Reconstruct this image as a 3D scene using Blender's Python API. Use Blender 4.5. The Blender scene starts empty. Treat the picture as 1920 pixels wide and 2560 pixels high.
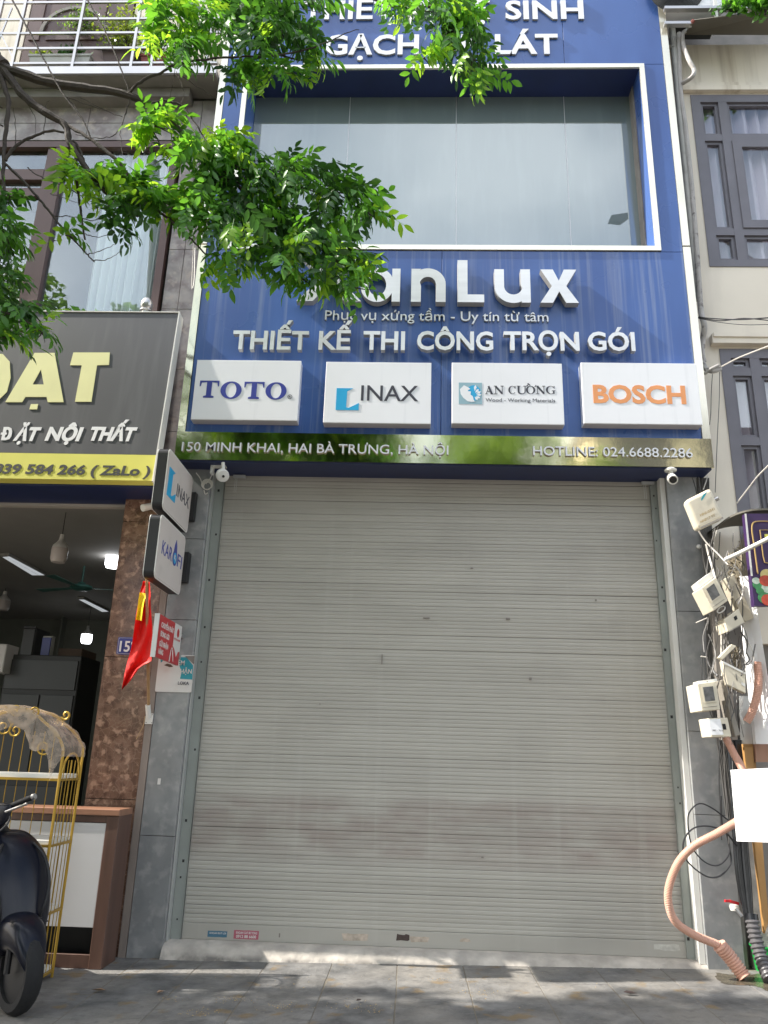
import bpy, bmesh, math, random
from mathutils import Vector, Matrix
from mathutils.geometry import tessellate_polygon
random.seed(7)
SC = bpy.context.scene
COL = SC.collection
rad = math.radians

# ------------------------------------------------------------------ camera
CAM_Y, CAM_Z, F_PX = -6.6, 1.48, 1950.0
PITCH, ROLL, YAW = rad(17.65), rad(1.73), rad(-2.35)
FWD = Vector((math.sin(YAW)*math.cos(PITCH), math.cos(YAW)*math.cos(PITCH), math.sin(PITCH)))
_rt = Vector((math.cos(YAW), -math.sin(YAW), 0)); _up = _rt.cross(FWD)
RT = _rt*math.cos(ROLL) + _up*math.sin(ROLL)
UP = -_rt*math.sin(ROLL) + _up*math.cos(ROLL)
cam = bpy.data.cameras.new('camera'); cam.sensor_fit = 'VERTICAL'; cam.sensor_height = 36
cam.lens = F_PX/2560*36; cam.clip_start = .05; cam.clip_end = 500
co = bpy.data.objects.new('camera', cam); COL.objects.link(co)
m = Matrix((RT, UP, -FWD)).transposed().to_4x4(); m.translation = (0, CAM_Y, CAM_Z)
co.matrix_world = m; SC.camera = co

# ------------------------------------------------------------------ light
SUN_DIR = Vector((1.1, .12, -1.0)).normalized()
sun = bpy.data.lights.new('sun', 'SUN'); sun.energy = 5.0; sun.angle = rad(.6); sun.color = (1, .95, .87)
so = bpy.data.objects.new('sun', sun); COL.objects.link(so)
so.rotation_euler = SUN_DIR.to_track_quat('-Z', 'Y').to_euler(); so.location = (-8, -3, 14)
w = bpy.data.worlds.new('World'); SC.world = w; w.use_nodes = True
nt = w.node_tree; nt.nodes.clear()
out = nt.nodes.new('ShaderNodeOutputWorld'); bg = nt.nodes.new('ShaderNodeBackground')
sky = nt.nodes.new('ShaderNodeTexSky'); sky.sky_type = 'NISHITA'; sky.sun_disc = False
sky.sun_elevation = rad(42); sky.sun_rotation = rad(265); sky.air_density = 1.3; sky.dust_density = 3.0
tc = nt.nodes.new('ShaderNodeTexCoord'); no = nt.nodes.new('ShaderNodeTexNoise')
no.inputs['Scale'].default_value = 2.2; no.inputs['Detail'].default_value = 5
cr = nt.nodes.new('ShaderNodeValToRGB'); cr.color_ramp.elements[0].position = .38; cr.color_ramp.elements[1].position = .66
mx = nt.nodes.new('ShaderNodeMix'); mx.data_type = 'RGBA'
nt.links.new(tc.outputs['Generated'], no.inputs['Vector']); nt.links.new(no.outputs['Fac'], cr.inputs['Fac'])
mul = nt.nodes.new('ShaderNodeMath'); mul.operation = 'MULTIPLY'; mul.inputs[1].default_value = .75
nt.links.new(cr.outputs['Color'], mul.inputs[0]); nt.links.new(mul.outputs[0], mx.inputs['Factor'])
nt.links.new(sky.outputs['Color'], mx.inputs['A']); mx.inputs['B'].default_value = (10.5, 10.8, 11.2, 1)
nt.links.new(mx.outputs['Result'], bg.inputs['Color']); bg.inputs['Strength'].default_value = .15
nt.links.new(bg.outputs['Background'], out.inputs['Surface'])
SC.view_settings.view_transform = 'Standard'; SC.view_settings.look = 'None'
SC.view_settings.exposure = .92; SC.view_settings.gamma = 1
SC.view_settings.use_curve_mapping = False
SC.cycles.max_bounces = 8; SC.cycles.transparent_max_bounces = 16

# ------------------------------------------------------------------ helpers
def W(px, py, D):
    """world point seen at photo pixel (px,py) on the vertical plane D metres in front of the camera"""
    d = FWD*F_PX + RT*(px-960) - UP*(py-1280)
    return Vector((0, CAM_Y, CAM_Z)) + d*(D/d.y)

def obj(name, mesh, parent=None, loc=None):
    o = bpy.data.objects.new(name, mesh); COL.objects.link(o)
    if parent is not None: o.parent = parent
    if loc is not None: o.location = loc
    return o
def root_loc(p):
    v = Vector((0, 0, 0))
    while p is not None: v += p.location; p = p.parent
    return v
class MB:
    def __init__(s): s.v = []; s.f = []; s.smooth = False
    def add(s, vs, fs):
        n = len(s.v); s.v += [tuple(v) for v in vs]; s.f += [tuple(i+n for i in f) for f in fs]; return s
    def box(s, x0, x1, y0, y1, z0, z1, bv=0):
        if bv:
            b = bv
            vs = []
            # chamfered on all front edges (toward -y)
            for (y, e) in ((y1, 0), (y0+b, 0), (y0, b)):
                vs += [(x0+e, y, z0+e), (x1-e, y, z0+e), (x1-e, y, z1-e), (x0+e, y, z1-e)]
            fs = [(0, 1, 2, 3)]
            for k in (0, 4):
                for i in range(4): j = (i+1) % 4; fs.append((k+j, k+i, k+4+i, k+4+j))
            fs.append((11, 10, 9, 8))
            return s.add(vs, fs)
        return s.add([(x0,y0,z0),(x1,y0,z0),(x1,y1,z0),(x0,y1,z0),(x0,y0,z1),(x1,y0,z1),(x1,y1,z1),(x0,y1,z1)],
                     [(3,2,1,0),(4,5,6,7),(0,1,5,4),(1,2,6,5),(2,3,7,6),(3,0,4,7)])
    def obox(s, c, U, V, N, a, b, d):
        """box centred c, half sizes a,b,d along unit vectors"""
        c = Vector(c); U = Vector(U); V = Vector(V); N = Vector(N)
        vs = [c+U*i*a+V*j*b+N*k*d for k in (-1, 1) for j in (-1, 1) for i in (-1, 1)]
        return s.add(vs, [(0,2,3,1),(4,5,7,6),(0,1,5,4),(1,3,7,5),(3,2,6,7),(2,0,4,6)])
    def bar(s, a, b, w, h=None, up=(0, 0, 1)):
        a = Vector(a); b = Vector(b); h = h or w; N = (b-a).normalized(); up = Vector(up)
        if abs(N.dot(up)) > .95: up = Vector((0, 1, 0))
        U = N.cross(up).normalized(); V = U.cross(N)
        return s.obox((a+b)/2, U, V, N, w/2, h/2, (b-a).length/2)
    def tube(s, pts, r, n=8, cap=True):
        pts = [Vector(p) for p in pts]; rs = r if isinstance(r, (list, tuple)) else [r]*len(pts)
        vs = []; prev = None
        for i, p in enumerate(pts):
            t = (pts[min(i+1, len(pts)-1)] - pts[max(i-1, 0)])
            t = t.normalized() if t.length > 1e-9 else Vector((0, 0, 1))
            if prev is None:
                a = Vector((0, 0, 1)) if abs(t.z) < .9 else Vector((1, 0, 0)); u = t.cross(a).normalized()
            else:
                u = (prev - t*prev.dot(t)); u = u.normalized() if u.length > 1e-6 else t.orthogonal().normalized()
            prev = u; v = t.cross(u)
            vs += [p + (u*math.cos(2*math.pi*k/n) + v*math.sin(2*math.pi*k/n))*rs[i] for k in range(n)]
        fs = [(i*n+k, i*n+(k+1) % n, (i+1)*n+(k+1) % n, (i+1)*n+k) for i in range(len(pts)-1) for k in range(n)]
        if cap: fs += [tuple(range(n))[::-1], tuple((len(pts)-1)*n+k for k in range(n))]
        s.smooth = True
        return s.add(vs, fs)
    def lathe(s, prof, c=(0, 0, 0), n=20, axis='z'):
        vs = []
        for (r, h) in prof:
            for k in range(n):
                a = 2*math.pi*k/n
                p = (r*math.cos(a), r*math.sin(a), h) if axis == 'z' else ((r*math.cos(a), h, r*math.sin(a)) if axis == 'y' else (h, r*math.cos(a), r*math.sin(a)))
                vs.append(Vector(p)+Vector(c))
        fs = [(i*n+k, i*n+(k+1) % n, (i+1)*n+(k+1) % n, (i+1)*n+k) for i in range(len(prof)-1) for k in range(n)]
        fs += [tuple(range(n))[::-1], tuple((len(prof)-1)*n+k for k in range(n))]
        s.smooth = True
        return s.add(vs, fs)
    def prism(s, loops, fr, t0, t1):
        """loops of (u,v): first outer, rest holes; fr=(O,U,V,N); extruded from t0 to t1 (t1 = visible side)"""
        O, U, V, N = fr
        flat = [p for L in loops for p in L]
        tris = tessellate_polygon([[Vector((p[0], p[1], 0)) for p in L] for L in loops])
        n = len(flat)
        vs = [O+U*p[0]+V*p[1]+N*t for t in (t0, t1) for p in flat]
        fs = []
        for t in tris:
            a, b, c = (Vector((*flat[i], 0)) for i in t)
            if (b-a).cross(c-a).z < 0: t = (t[0], t[2], t[1])
            fs.append(tuple(i+n for i in t)); fs.append((t[0], t[2], t[1]))
        k = 0
        for L in loops:
            for i in range(len(L)):
                j = (i+1) % len(L); fs.append((k+i, k+j, n+k+j, n+k+i))
            k += len(L)
        return s.add(vs, fs)
    def mesh(s, name, mat, off=Vector((0, 0, 0))):
        me = bpy.data.meshes.new(name)
        me.from_pydata([tuple(Vector(v)-off) for v in s.v], [], s.f)
        if mat: me.materials.append(mat)
        if s.smooth:
            for p in me.polygons: p.use_smooth = True
            try: me.set_sharp_from_angle(angle=rad(40))
            except Exception: pass
        me.update(); return me
    def build(s, name, mat, parent=None, recalc=True):
        off = root_loc(parent)
        me = s.mesh(name, mat, off)
        if recalc:
            b = bmesh.new(); b.from_mesh(me); bmesh.ops.recalc_face_normals(b, faces=b.faces); b.to_mesh(me); b.free()
        return obj(name, me, parent)

def thing(name, label, cat, loc=(0, 0, 0), group=None):
    o = bpy.data.objects.new(name, None); COL.objects.link(o); o.location = loc
    o.empty_display_size = .1; o['label'] = label; o['category'] = cat
    if group: o['group'] = group
    return o
def tag(o, label, cat, group=None):
    o['label'] = label; o['category'] = cat
    if group: o['group'] = group
    return o
def struct(o): o['kind'] = 'structure'; return o
def stuff(o): o['kind'] = 'stuff'; return o
def smooth(pts, k=5):
    """Catmull-Rom through the points"""
    pts = [Vector(p) for p in pts]; P = [pts[0]*2-pts[1]]+pts+[pts[-1]*2-pts[-2]]; o = []
    for i in range(1, len(P)-2):
        for j in range(k):
            t = j/k; a, b, c, d = P[i-1:i+3]
            o.append(.5*((2*b)+(c-a)*t+(2*a-5*b+4*c-d)*t*t+(3*b-a-3*c+d)*t**3))
    o.append(pts[-1]); return o
def FR(y, z0=0, x0=0): return (Vector((x0, y, z0)), Vector((1, 0, 0)), Vector((0, 0, 1)), Vector((0, -1, 0)))

# ------------------------------------------------------------------ materials
def pm(name, col, rough=.5, metal=0, var=.12, scale=3, bump=0, bscale=60, stretch=(1, 1, 1), spec=.5, rnd=0,
       stain=None, sstretch=(1, 1, 1), sscale=2, slo=.5, shi=.7, coat=0, emit=None, estr=0, trans=0, detail=4, rvar=.0):
    m = bpy.data.materials.new(name); m.use_nodes = True; t = m.node_tree; N = t.nodes; L = t.links
    b = N['Principled BSDF']; geo = N.new('ShaderNodeNewGeometry')
    b.inputs['Roughness'].default_value = rough; b.inputs['Metallic'].default_value = metal
    b.inputs['Specular IOR Level'].default_value = spec; b.inputs['Coat Weight'].default_value = coat
    b.inputs['Coat Roughness'].default_value = .06
    mp = N.new('ShaderNodeMapping'); mp.inputs['Scale'].default_value = stretch; L.new(geo.outputs['Position'], mp.inputs['Vector'])
    n1 = N.new('ShaderNodeTexNoise'); n1.inputs['Scale'].default_value = scale; n1.inputs['Detail'].default_value = detail; L.new(mp.outputs[0], n1.inputs['Vector'])
    hsv = N.new('ShaderNodeHueSaturation'); hsv.inputs['Color'].default_value = (*col, 1)
    mr = N.new('ShaderNodeMapRange'); mr.inputs['From Min'].default_value = .25; mr.inputs['From Max'].default_value = .75
    mr.inputs['To Min'].default_value = 1-var; mr.inputs['To Max'].default_value = 1+var
    L.new(n1.outputs['Fac'], mr.inputs['Value'])
    val = mr.outputs[0]
    if rnd:
        oi = N.new('ShaderNodeObjectInfo'); m2 = N.new('ShaderNodeMapRange')
        m2.inputs['To Min'].default_value = 1-rnd; m2.inputs['To Max'].default_value = 1+rnd; L.new(oi.outputs['Random'], m2.inputs['Value'])
        mm = N.new('ShaderNodeMath'); mm.operation = 'MULTIPLY'; L.new(val, mm.inputs[0]); L.new(m2.outputs[0], mm.inputs[1]); val = mm.outputs[0]
    L.new(val, hsv.inputs['Value']); c = hsv.outputs['Color']
    if stain:
        for st in (stain if isinstance(stain, list) else [dict(col=stain, stretch=sstretch, scale=sscale, lo=slo, hi=shi, amt=.6)]):
            mp2 = N.new('ShaderNodeMapping'); mp2.inputs['Scale'].default_value = st.get('stretch', (1, 1, 1)); L.new(geo.outputs['Position'], mp2.inputs['Vector'])
            n2 = N.new('ShaderNodeTexNoise'); n2.inputs['Scale'].default_value = st.get('scale', 2); n2.inputs['Detail'].default_value = st.get('detail', 5); L.new(mp2.outputs[0], n2.inputs['Vector'])
            r2 = N.new('ShaderNodeMapRange'); r2.inputs['From Min'].default_value = st.get('lo', .5); r2.inputs['From Max'].default_value = st.get('hi', .7); r2.inputs['To Max'].default_value = st.get('amt', .6)
            L.new(n2.outputs['Fac'], r2.inputs['Value']); fac = r2.outputs[0]
            if 'z' in st:   # a stain that sits in a band of heights
                sx = N.new('ShaderNodeSeparateXYZ'); L.new(geo.outputs['Position'], sx.inputs[0])
                z0, z1, wd = st['z']
                a1 = N.new('ShaderNodeMapRange'); a1.inputs['From Min'].default_value = z0-wd; a1.inputs['From Max'].default_value = z0; L.new(sx.outputs['Z'], a1.inputs['Value'])
                a2 = N.new('ShaderNodeMapRange'); a2.inputs['From Min'].default_value = z1+wd; a2.inputs['From Max'].default_value = z1; L.new(sx.outputs['Z'], a2.inputs['Value'])
                p1 = N.new('ShaderNodeMath'); p1.operation = 'MULTIPLY'; L.new(a1.outputs[0], p1.inputs[0]); L.new(a2.outputs[0], p1.inputs[1])
                p2 = N.new('ShaderNodeMath'); p2.operation = 'MULTIPLY'; L.new(fac, p2.inputs[0]); L.new(p1.outputs[0], p2.inputs[1]); fac = p2.outputs[0]
            mi = N.new('ShaderNodeMix'); mi.data_type = 'RGBA'; L.new(fac, mi.inputs['Factor']); L.new(c, mi.inputs['A']); mi.inputs['B'].default_value = (*st['col'], 1); c = mi.outputs['Result']
    L.new(c, b.inputs['Base Color'])
    if rvar:
        rr = N.new('ShaderNodeMapRange'); rr.inputs['From Min'].default_value = .3; rr.inputs['From Max'].default_value = .7
        rr.inputs['To Min'].default_value = max(0, rough-rvar); rr.inputs['To Max'].default_value = rough+rvar
        L.new(n1.outputs['Fac'], rr.inputs['Value']); L.new(rr.outputs[0], b.inputs['Roughness'])
    if bump:
        n3 = N.new('ShaderNodeTexNoise'); n3.inputs['Scale'].default_value = bscale; n3.inputs['Detail'].default_value = 4; L.new(mp.outputs[0], n3.inputs['Vector'])
        bp = N.new('ShaderNodeBump'); bp.inputs['Strength'].default_value = bump; bp.inputs['Distance'].default_value = .01
        L.new(n3.outputs['Fac'], bp.inputs['Height']); L.new(bp.outputs[0], b.inputs['Normal'])
    if emit:
        b.inputs['Emission Color'].default_value = (*emit, 1); b.inputs['Emission Strength'].default_value = estr
    return m
M = {}
STREAK = (14, 14, .35)
M['blue'] = pm('blue_composite', (.06, .128, .36), .27, var=.09, scale=1.2, bump=.16, bscale=2.2,
               stain=[dict(col=(.24, .30, .46), stretch=STREAK, scale=1.6, lo=.52, hi=.72, amt=.6, z=(4.3, 6.2, .3)),
                      dict(col=(.015, .035, .16), stretch=(1, 1, .3), scale=1.2, lo=.45, hi=.75, amt=.5)], rvar=.06)
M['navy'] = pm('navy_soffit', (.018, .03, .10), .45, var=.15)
M['gold'] = pm('polished_gold', (.80, .73, .48), .075, metal=1, var=.06, scale=2, bump=.12, bscale=3.5,
               stain=[dict(col=(.35, .3, .2), stretch=(8, 8, .8), scale=2, lo=.55, hi=.8, amt=.4)])
M['cream_trim'] = pm('cream_trim', (.86, .82, .68), .16, metal=.55, var=.05, scale=2, bump=.05, bscale=3)
M['white_letter'] = pm('white_letter', (.86, .87, .9), .35, var=.04, scale=5)
M['silver'] = pm('brushed_silver', (.74, .745, .74), .32, metal=.45, var=.07, scale=2, stretch=(1, 1, 8), bump=.02)
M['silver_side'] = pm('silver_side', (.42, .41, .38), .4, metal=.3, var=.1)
M['box_white'] = pm('box_white', (.86, .87, .89), .28, var=.03, scale=1.5,
                    stain=[dict(col=(.5, .52, .55), stretch=(10, 10, .5), scale=1.5, lo=.6, hi=.8, amt=.25)])
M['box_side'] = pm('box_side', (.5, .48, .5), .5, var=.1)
M['stone'] = pm('grey_stone', (.255, .26, .262), .22, var=.18, scale=2.2, bump=.05, bscale=20, detail=7, rnd=.05,
                stain=[dict(col=(.40, .395, .38), stretch=(1, 1, 1), scale=11, lo=.52, hi=.64, amt=.4, detail=12),
                       dict(col=(.16, .17, .18), scale=7, lo=.5, hi=.62, amt=.4, detail=12),
                       dict(col=(.14, .145, .155), stretch=(2, 2, .8), scale=2.0, lo=.55, hi=.75, amt=.4)])
M['alu'] = pm('aluminium', (.55, .56, .55), .35, metal=.5, var=.08)
M['guide'] = pm('guide_green_grey', (.27, .29, .27), .4, metal=.15, var=.12, scale=4)
M['slat'] = pm('shutter_slat', (.435, .415, .37), .45, metal=.05, var=.05, scale=1.4, stretch=(.6, 1, 2), rnd=.035,
               stain=[dict(col=(.27, .215, .19), stretch=(1.2, 1, 3), scale=2.5, lo=.25, hi=.62, amt=.62, z=(.80, 1.10, .16)),
                      dict(col=(.34, .32, .285), stretch=(1, 1, 2), scale=1.3, lo=.45, hi=.7, amt=.5),
                      dict(col=(.50, .49, .45), stretch=(10, 1, .4), scale=1.0, lo=.58, hi=.8, amt=.3)], rvar=.08)
M['black'] = pm('black', (.012, .012, .014), .4, var=.1)
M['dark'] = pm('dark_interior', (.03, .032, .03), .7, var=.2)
M['concrete'] = pm('concrete', (.46, .42, .37), .9, var=.35, scale=5, bump=1.0, bscale=20, detail=9,
                   stain=[dict(col=(.12, .11, .10), scale=8, lo=.45, hi=.62, amt=.8, z=(-.1, .03, .03)),
                          dict(col=(.28, .26, .24), scale=4, lo=.5, hi=.7, amt=.6, detail=9)])
M['paver'] = pm('paver', (.135, .132, .128), .9, var=.5, scale=6, bump=1.0, bscale=22, detail=10, rnd=.04,
                stain=[dict(col=(.25, .23, .20), scale=1.6, lo=.42, hi=.66, amt=.6, detail=10),
                       dict(col=(.08, .077, .074), scale=14, lo=.54, hi=.70, amt=.5, detail=12),
                       dict(col=(.28, .26, .23), scale=30, lo=.62, hi=.72, amt=.35, detail=8),
                       dict(col=(.19, .125, .05), scale=5, lo=.60, hi=.69, amt=.65, detail=12)])
M['grout'] = pm('grout', (.15, .13, .10), .95, var=.25, scale=9, bump=.4, bscale=60)
M['asphalt'] = pm('asphalt', (.05, .05, .052), .9, var=.25, scale=20, bump=.4, bscale=150)
M['cream_wall'] = pm('cream_wall', (.84, .77, .65), .75, var=.07, scale=1.2, bump=.08, bscale=12,
                     stain=[dict(col=(.36, .27, .17), stretch=(7, 7, .45), scale=1.5, lo=.5, hi=.8, amt=.65, z=(7.8, 9.2, .5)),
                            dict(col=(.58, .53, .46), stretch=(3, 3, .6), scale=1.5, lo=.5, hi=.8, amt=.5)])
M['mauve'] = pm('mauve_grey_frame', (.17, .165, .19), .45, var=.1, scale=4)
M['curtain'] = pm('curtain_mauve', (.72, .64, .66), .9, var=.12, scale=3, stretch=(3, 3, .4))
M['curtain_w'] = pm('curtain_white', (.82, .84, .84), .9, var=.06, scale=3, stretch=(3, 3, .4))
M['granite'] = pm('granite_cladding', (.36, .325, .315), .35, var=.3, scale=7, detail=9, bump=.04, bscale=30, rnd=.05,
                  stain=[dict(col=(.20, .16, .16), scale=6, lo=.46, hi=.60, amt=.75, detail=9),
                         dict(col=(.52, .44, .38), scale=13, lo=.56, hi=.68, amt=.6, detail=9)])
M['brown'] = pm('brown_frame', (.115, .068, .062), .4, var=.12, scale=5, stretch=(1, 1, .2))
M['ledge'] = pm('ledge_grey', (.22, .20, .18), .6, var=.2, scale=6)
M['steel'] = pm('stainless', (.52, .51, .50), .3, metal=.85, var=.08)
M['sign_grey'] = pm('sign_grey', (.085, .085, .09), .38, var=.08, scale=1.2,
                    stain=[dict(col=(.16, .16, .165), stretch=(8, 8, .4), scale=1.4, lo=.5, hi=.8, amt=.4)])
M['sign_yellow'] = pm('sign_yellow', (.66, .63, .13), .4, var=.06)
M['pale_yellow'] = pm('pale_yellow_print', (.74, .72, .36), .4, var=.07)
M['print_dark'] = pm('print_dark', (.05, .05, .05), .4, var=.05)
M['print_white'] = pm('print_white', (.75, .75, .75), .45, var=.05)
M['navy_print'] = pm('navy_print', (.035, .05, .30), .4, var=.05)
M['cyan_print'] = pm('cyan_print', (.02, .38, .68), .4, var=.05)
M['grey_print'] = pm('grey_print', (.045, .045, .06), .4, var=.05)
M['orange_print'] = pm('orange_print', (.82, .34, .13), .4, var=.12, scale=4)
M['steel_blue_print'] = pm('steel_blue_print', (.29, .46, .53), .4, var=.05)
M['wood'] = pm('cabinet_wood', (.105, .056, .040), .42, var=.25, scale=2.5, stretch=(6, 6, .5), detail=6)
M['wood_top'] = pm('cabinet_wood_top', (.30, .15, .09), .35, var=.2, scale=3, stretch=(.5, 6, 6))
M['cab_white'] = pm('cabinet_white', (.58, .57, .56), .3, var=.03)
M['rack_gold'] = pm('rack_gold', (.46, .29, .045), .35, metal=.55, var=.12)
M['shelf_white'] = pm('shelf_white', (.72, .72, .68), .3, var=.04)
M['flag_red'] = pm('flag_red', (.72, .012, .008), .6, var=.1, scale=6)
M['flag_yellow'] = pm('flag_yellow', (.85, .62, .01), .6, var=.05)
M['bamboo'] = pm('bamboo', (.36, .22, .10), .5, var=.2, scale=12)
M['pvc_white'] = pm('pvc_white', (.72, .71, .67), .4, var=.08)
M['pvc_grey'] = pm('pvc_grey', (.42, .415, .38), .5, var=.15, scale=6, stretch=(1, 1, .5),
                   stain=[dict(col=(.2, .18, .15), scale=8, lo=.55, hi=.75, amt=.5)])
M['insul'] = pm('insulation_wrap', (.44, .42, .40), .8, var=.15, scale=10, bump=.5, bscale=40,
                stain=[dict(col=(.07, .06, .055), scale=14, lo=.55, hi=.66, amt=.7, z=(3, 7.2, .3), detail=7)])
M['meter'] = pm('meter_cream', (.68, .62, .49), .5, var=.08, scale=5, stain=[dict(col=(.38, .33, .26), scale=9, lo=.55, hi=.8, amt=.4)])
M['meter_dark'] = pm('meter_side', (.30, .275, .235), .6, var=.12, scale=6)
M['screen'] = pm('meter_window', (.13, .13, .13), .15, var=.4, scale=25)
M['cable'] = pm('cable_black', (.025, .025, .027), .45, var=.2)
M['cable_grey'] = pm('cable_grey', (.10, .095, .09), .5, var=.2)
M['cable_white'] = pm('cable_white', (.62, .59, .54), .5, var=.12)
M['peach'] = pm('peach_hose', (.62, .36, .27), .45, var=.1, scale=8)
M['conduit'] = pm('dark_conduit', (.11, .105, .11), .35, var=.15)
M['green'] = pm('green_bucket', (.02, .30, .06), .35, var=.15)
M['red'] = pm('red_paint', (.62, .02, .03), .4, var=.08)
M['red_sign'] = pm('red_sign', (.50, .025, .03), .4, var=.06)
M['teal'] = pm('teal_print', (.03, .30, .36), .45, var=.06)
M['paper'] = pm('paper_white', (.66, .64, .61), .6, var=.05, stain=[dict(col=(.55, .42, .36), scale=8, lo=.55, hi=.8, amt=.4)])
M['navy_plate'] = pm('plate_blue', (.05, .06, .26), .3, var=.08)
M['purple'] = pm('purple_sign', (.045, .02, .085), .4, var=.15)
M['bronze'] = pm('sign_bronze', (.38, .26, .10), .4, var=.1)
M['sheet_white'] = pm('sheet_white', (.92, .92, .93), .4, var=.01)
M['tarp'] = pm('grey_tarp', (.13, .12, .095), .7, var=.12, scale=3)
M['orange_wood'] = pm('orange_board', (.42, .23, .08), .5, var=.18, scale=3, stretch=(3, 3, .4))
M['tan_wood'] = pm('tan_board', (.33, .18, .12), .6, var=.18, scale=3, stretch=(3, 3, .4))
M['pot_brown'] = pm('pot_brown', (.10, .07, .065), .7, var=.2)
M['pot_red'] = pm('pot_terracotta', (.25, .07, .055), .7, var=.2)
M['scooter'] = pm('scooter_navy', (.006, .007, .014), .28, var=.15, coat=.12, spec=.25)
M['plastic_black'] = pm('plastic_black', (.012, .012, .014), .5, var=.15)
M['tyre'] = pm('tyre', (.012, .012, .013), .85, var=.2, bump=.3, bscale=80)
M['bark'] = pm('bark', (.055, .043, .035), .85, var=.3, scale=18, bump=.6, bscale=60)
M['ceil'] = pm('shop_ceiling', (.30, .29, .27), .8, var=.05)
M['ply'] = pm('shop_wall', (.16, .17, .14), .7, var=.12)
M['fan'] = pm('fan_green', (.05, .15, .13), .4, var=.1)
M['lamp_on'] = pm('bulb_lit', (.9, .9, .9), .4, emit=(.95, .97, 1), estr=5)
M['bulb_off'] = pm('bulb_off', (.62, .56, .52), .35, var=.03)
M['tube_panel'] = pm('tube_panel', (.5, .5, .5), .3, emit=(.85, .9, .95), estr=.25)
M['sky_grey_metal'] = pm('lamp_metal', (.3, .3, .3), .5)
def marble():
    m = pm('brown_marble', (.185, .108, .075), .16, var=.35, scale=7, detail=9,
           stain=[dict(col=(.08, .042, .03), scale=12, lo=.47, hi=.60, amt=.7, detail=9),
                  dict(col=(.42, .27, .19), scale=15, lo=.55, hi=.64, amt=.75, detail=9)])
    t = m.node_tree; N = t.nodes; L = t.links; b = N['Principled BSDF']
    geo = N.new('ShaderNodeNewGeometry'); ns = N.new('ShaderNodeTexNoise'); ns.inputs['Scale'].default_value = 8
    ad = N.new('ShaderNodeVectorMath'); ad.operation = 'MULTIPLY_ADD'; ad.inputs[1].default_value = (.12, .12, .12)
    L.new(geo.outputs['Position'], ns.inputs['Vector']); L.new(ns.outputs['Color'], ad.inputs[0]); L.new(geo.outputs['Position'], ad.inputs[2])
    vo = N.new('ShaderNodeTexVoronoi'); vo.feature = 'DISTANCE_TO_EDGE'; vo.inputs['Scale'].default_value = 17; L.new(ad.outputs[0], vo.inputs['Vector'])
    r = N.new('ShaderNodeMapRange'); r.inputs['From Min'].default_value = 0; r.inputs['From Max'].default_value = .035; r.inputs['To Min'].default_value = .5; r.inputs['To Max'].default_value = 0
    L.new(vo.outputs['Distance'], r.inputs['Value'])
    mi = N.new('ShaderNodeMix'); mi.data_type = 'RGBA'; src = b.inputs['Base Color'].links[0].from_socket
    L.new(r.outputs[0], mi.inputs['Factor']); L.new(src, mi.inputs['A']); mi.inputs['B'].default_value = (.34, .24, .18, 1); L.new(mi.outputs['Result'], b.inputs['Base Color'])
    return m
M['marble'] = marble()
def glass(name, refl=.3, tint=(.75, .82, .82), backing=None, wav=.02):
    m = bpy.data.materials.new(name); m.use_nodes = True; t = m.node_tree; N = t.nodes; L = t.links; N.clear()
    o = N.new('ShaderNodeOutputMaterial'); g = N.new('ShaderNodeBsdfGlossy'); g.inputs['Roughness'].default_value = .01
    g.inputs['Color'].default_value = (.9, .95, .97, 1)
    g0 = N.new('ShaderNodeNewGeometry'); fi = N.new('ShaderNodeMapRange'); fi.inputs['To Min'].default_value = 1.5; fi.inputs['To Max'].default_value = .6667
    L.new(g0.outputs['Backfacing'], fi.inputs['Value']); fr = N.new('ShaderNodeFresnel'); L.new(fi.outputs[0], fr.inputs['IOR'])
    ad = N.new('ShaderNodeMath'); ad.operation = 'MULTIPLY_ADD'; ad.inputs[1].default_value = 1-refl; ad.inputs[2].default_value = refl
    L.new(fr.outputs[0], ad.inputs[0]); mix = N.new('ShaderNodeMixShader'); L.new(ad.outputs[0], mix.inputs[0])
    geo = N.new('ShaderNodeNewGeometry')
    ns = N.new('ShaderNodeTexNoise'); ns.inputs['Scale'].default_value = 1.2; L.new(geo.outputs['Position'], ns.inputs['Vector'])
    bp = N.new('ShaderNodeBump'); bp.inputs['Strength'].default_value = wav; bp.inputs['Distance'].default_value = .1; L.new(ns.outputs['Fac'], bp.inputs['Height']); L.new(bp.outputs[0], g.inputs['Normal'])
    if backing:
        d = N.new('ShaderNodeBsdfDiffuse')
        mp = N.new('ShaderNodeMapping'); mp.inputs['Scale'].default_value = (4, 4, .5); L.new(geo.outputs['Position'], mp.inputs['Vector'])
        n2 = N.new('ShaderNodeTexNoise'); n2.inputs['Scale'].default_value = 1.6; n2.inputs['Detail'].default_value = 5; L.new(mp.outputs[0], n2.inputs['Vector'])
        r = N.new('ShaderNodeMapRange'); r.inputs['From Min'].default_value = .5; r.inputs['From Max'].default_value = .8; r.inputs['To Max'].default_value = .16; L.new(n2.outputs['Fac'], r.inputs['Value'])
        mi = N.new('ShaderNodeMix'); mi.data_type = 'RGBA'; L.new(r.outputs[0], mi.inputs['Factor'])
        mi.inputs['A'].default_value = (*backing, 1); mi.inputs['B'].default_value = (*[min(1, c*1.7+.08) for c in backing], 1); L.new(mi.outputs['Result'], d.inputs['Color'])
    else:
        d = N.new('ShaderNodeBsdfTransparent'); d.inputs['Color'].default_value = (*tint, 1)
    L.new(d.outputs[0], mix.inputs[1]); L.new(g.outputs[0], mix.inputs[2]); L.new(mix.outputs[0], o.inputs['Surface']); return m
M['film_glass'] = glass('film_glass', .17, backing=(.17, .215, .21))
M['glass'] = glass('clear_glass', .09, tint=(.9, .93, .93))
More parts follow.
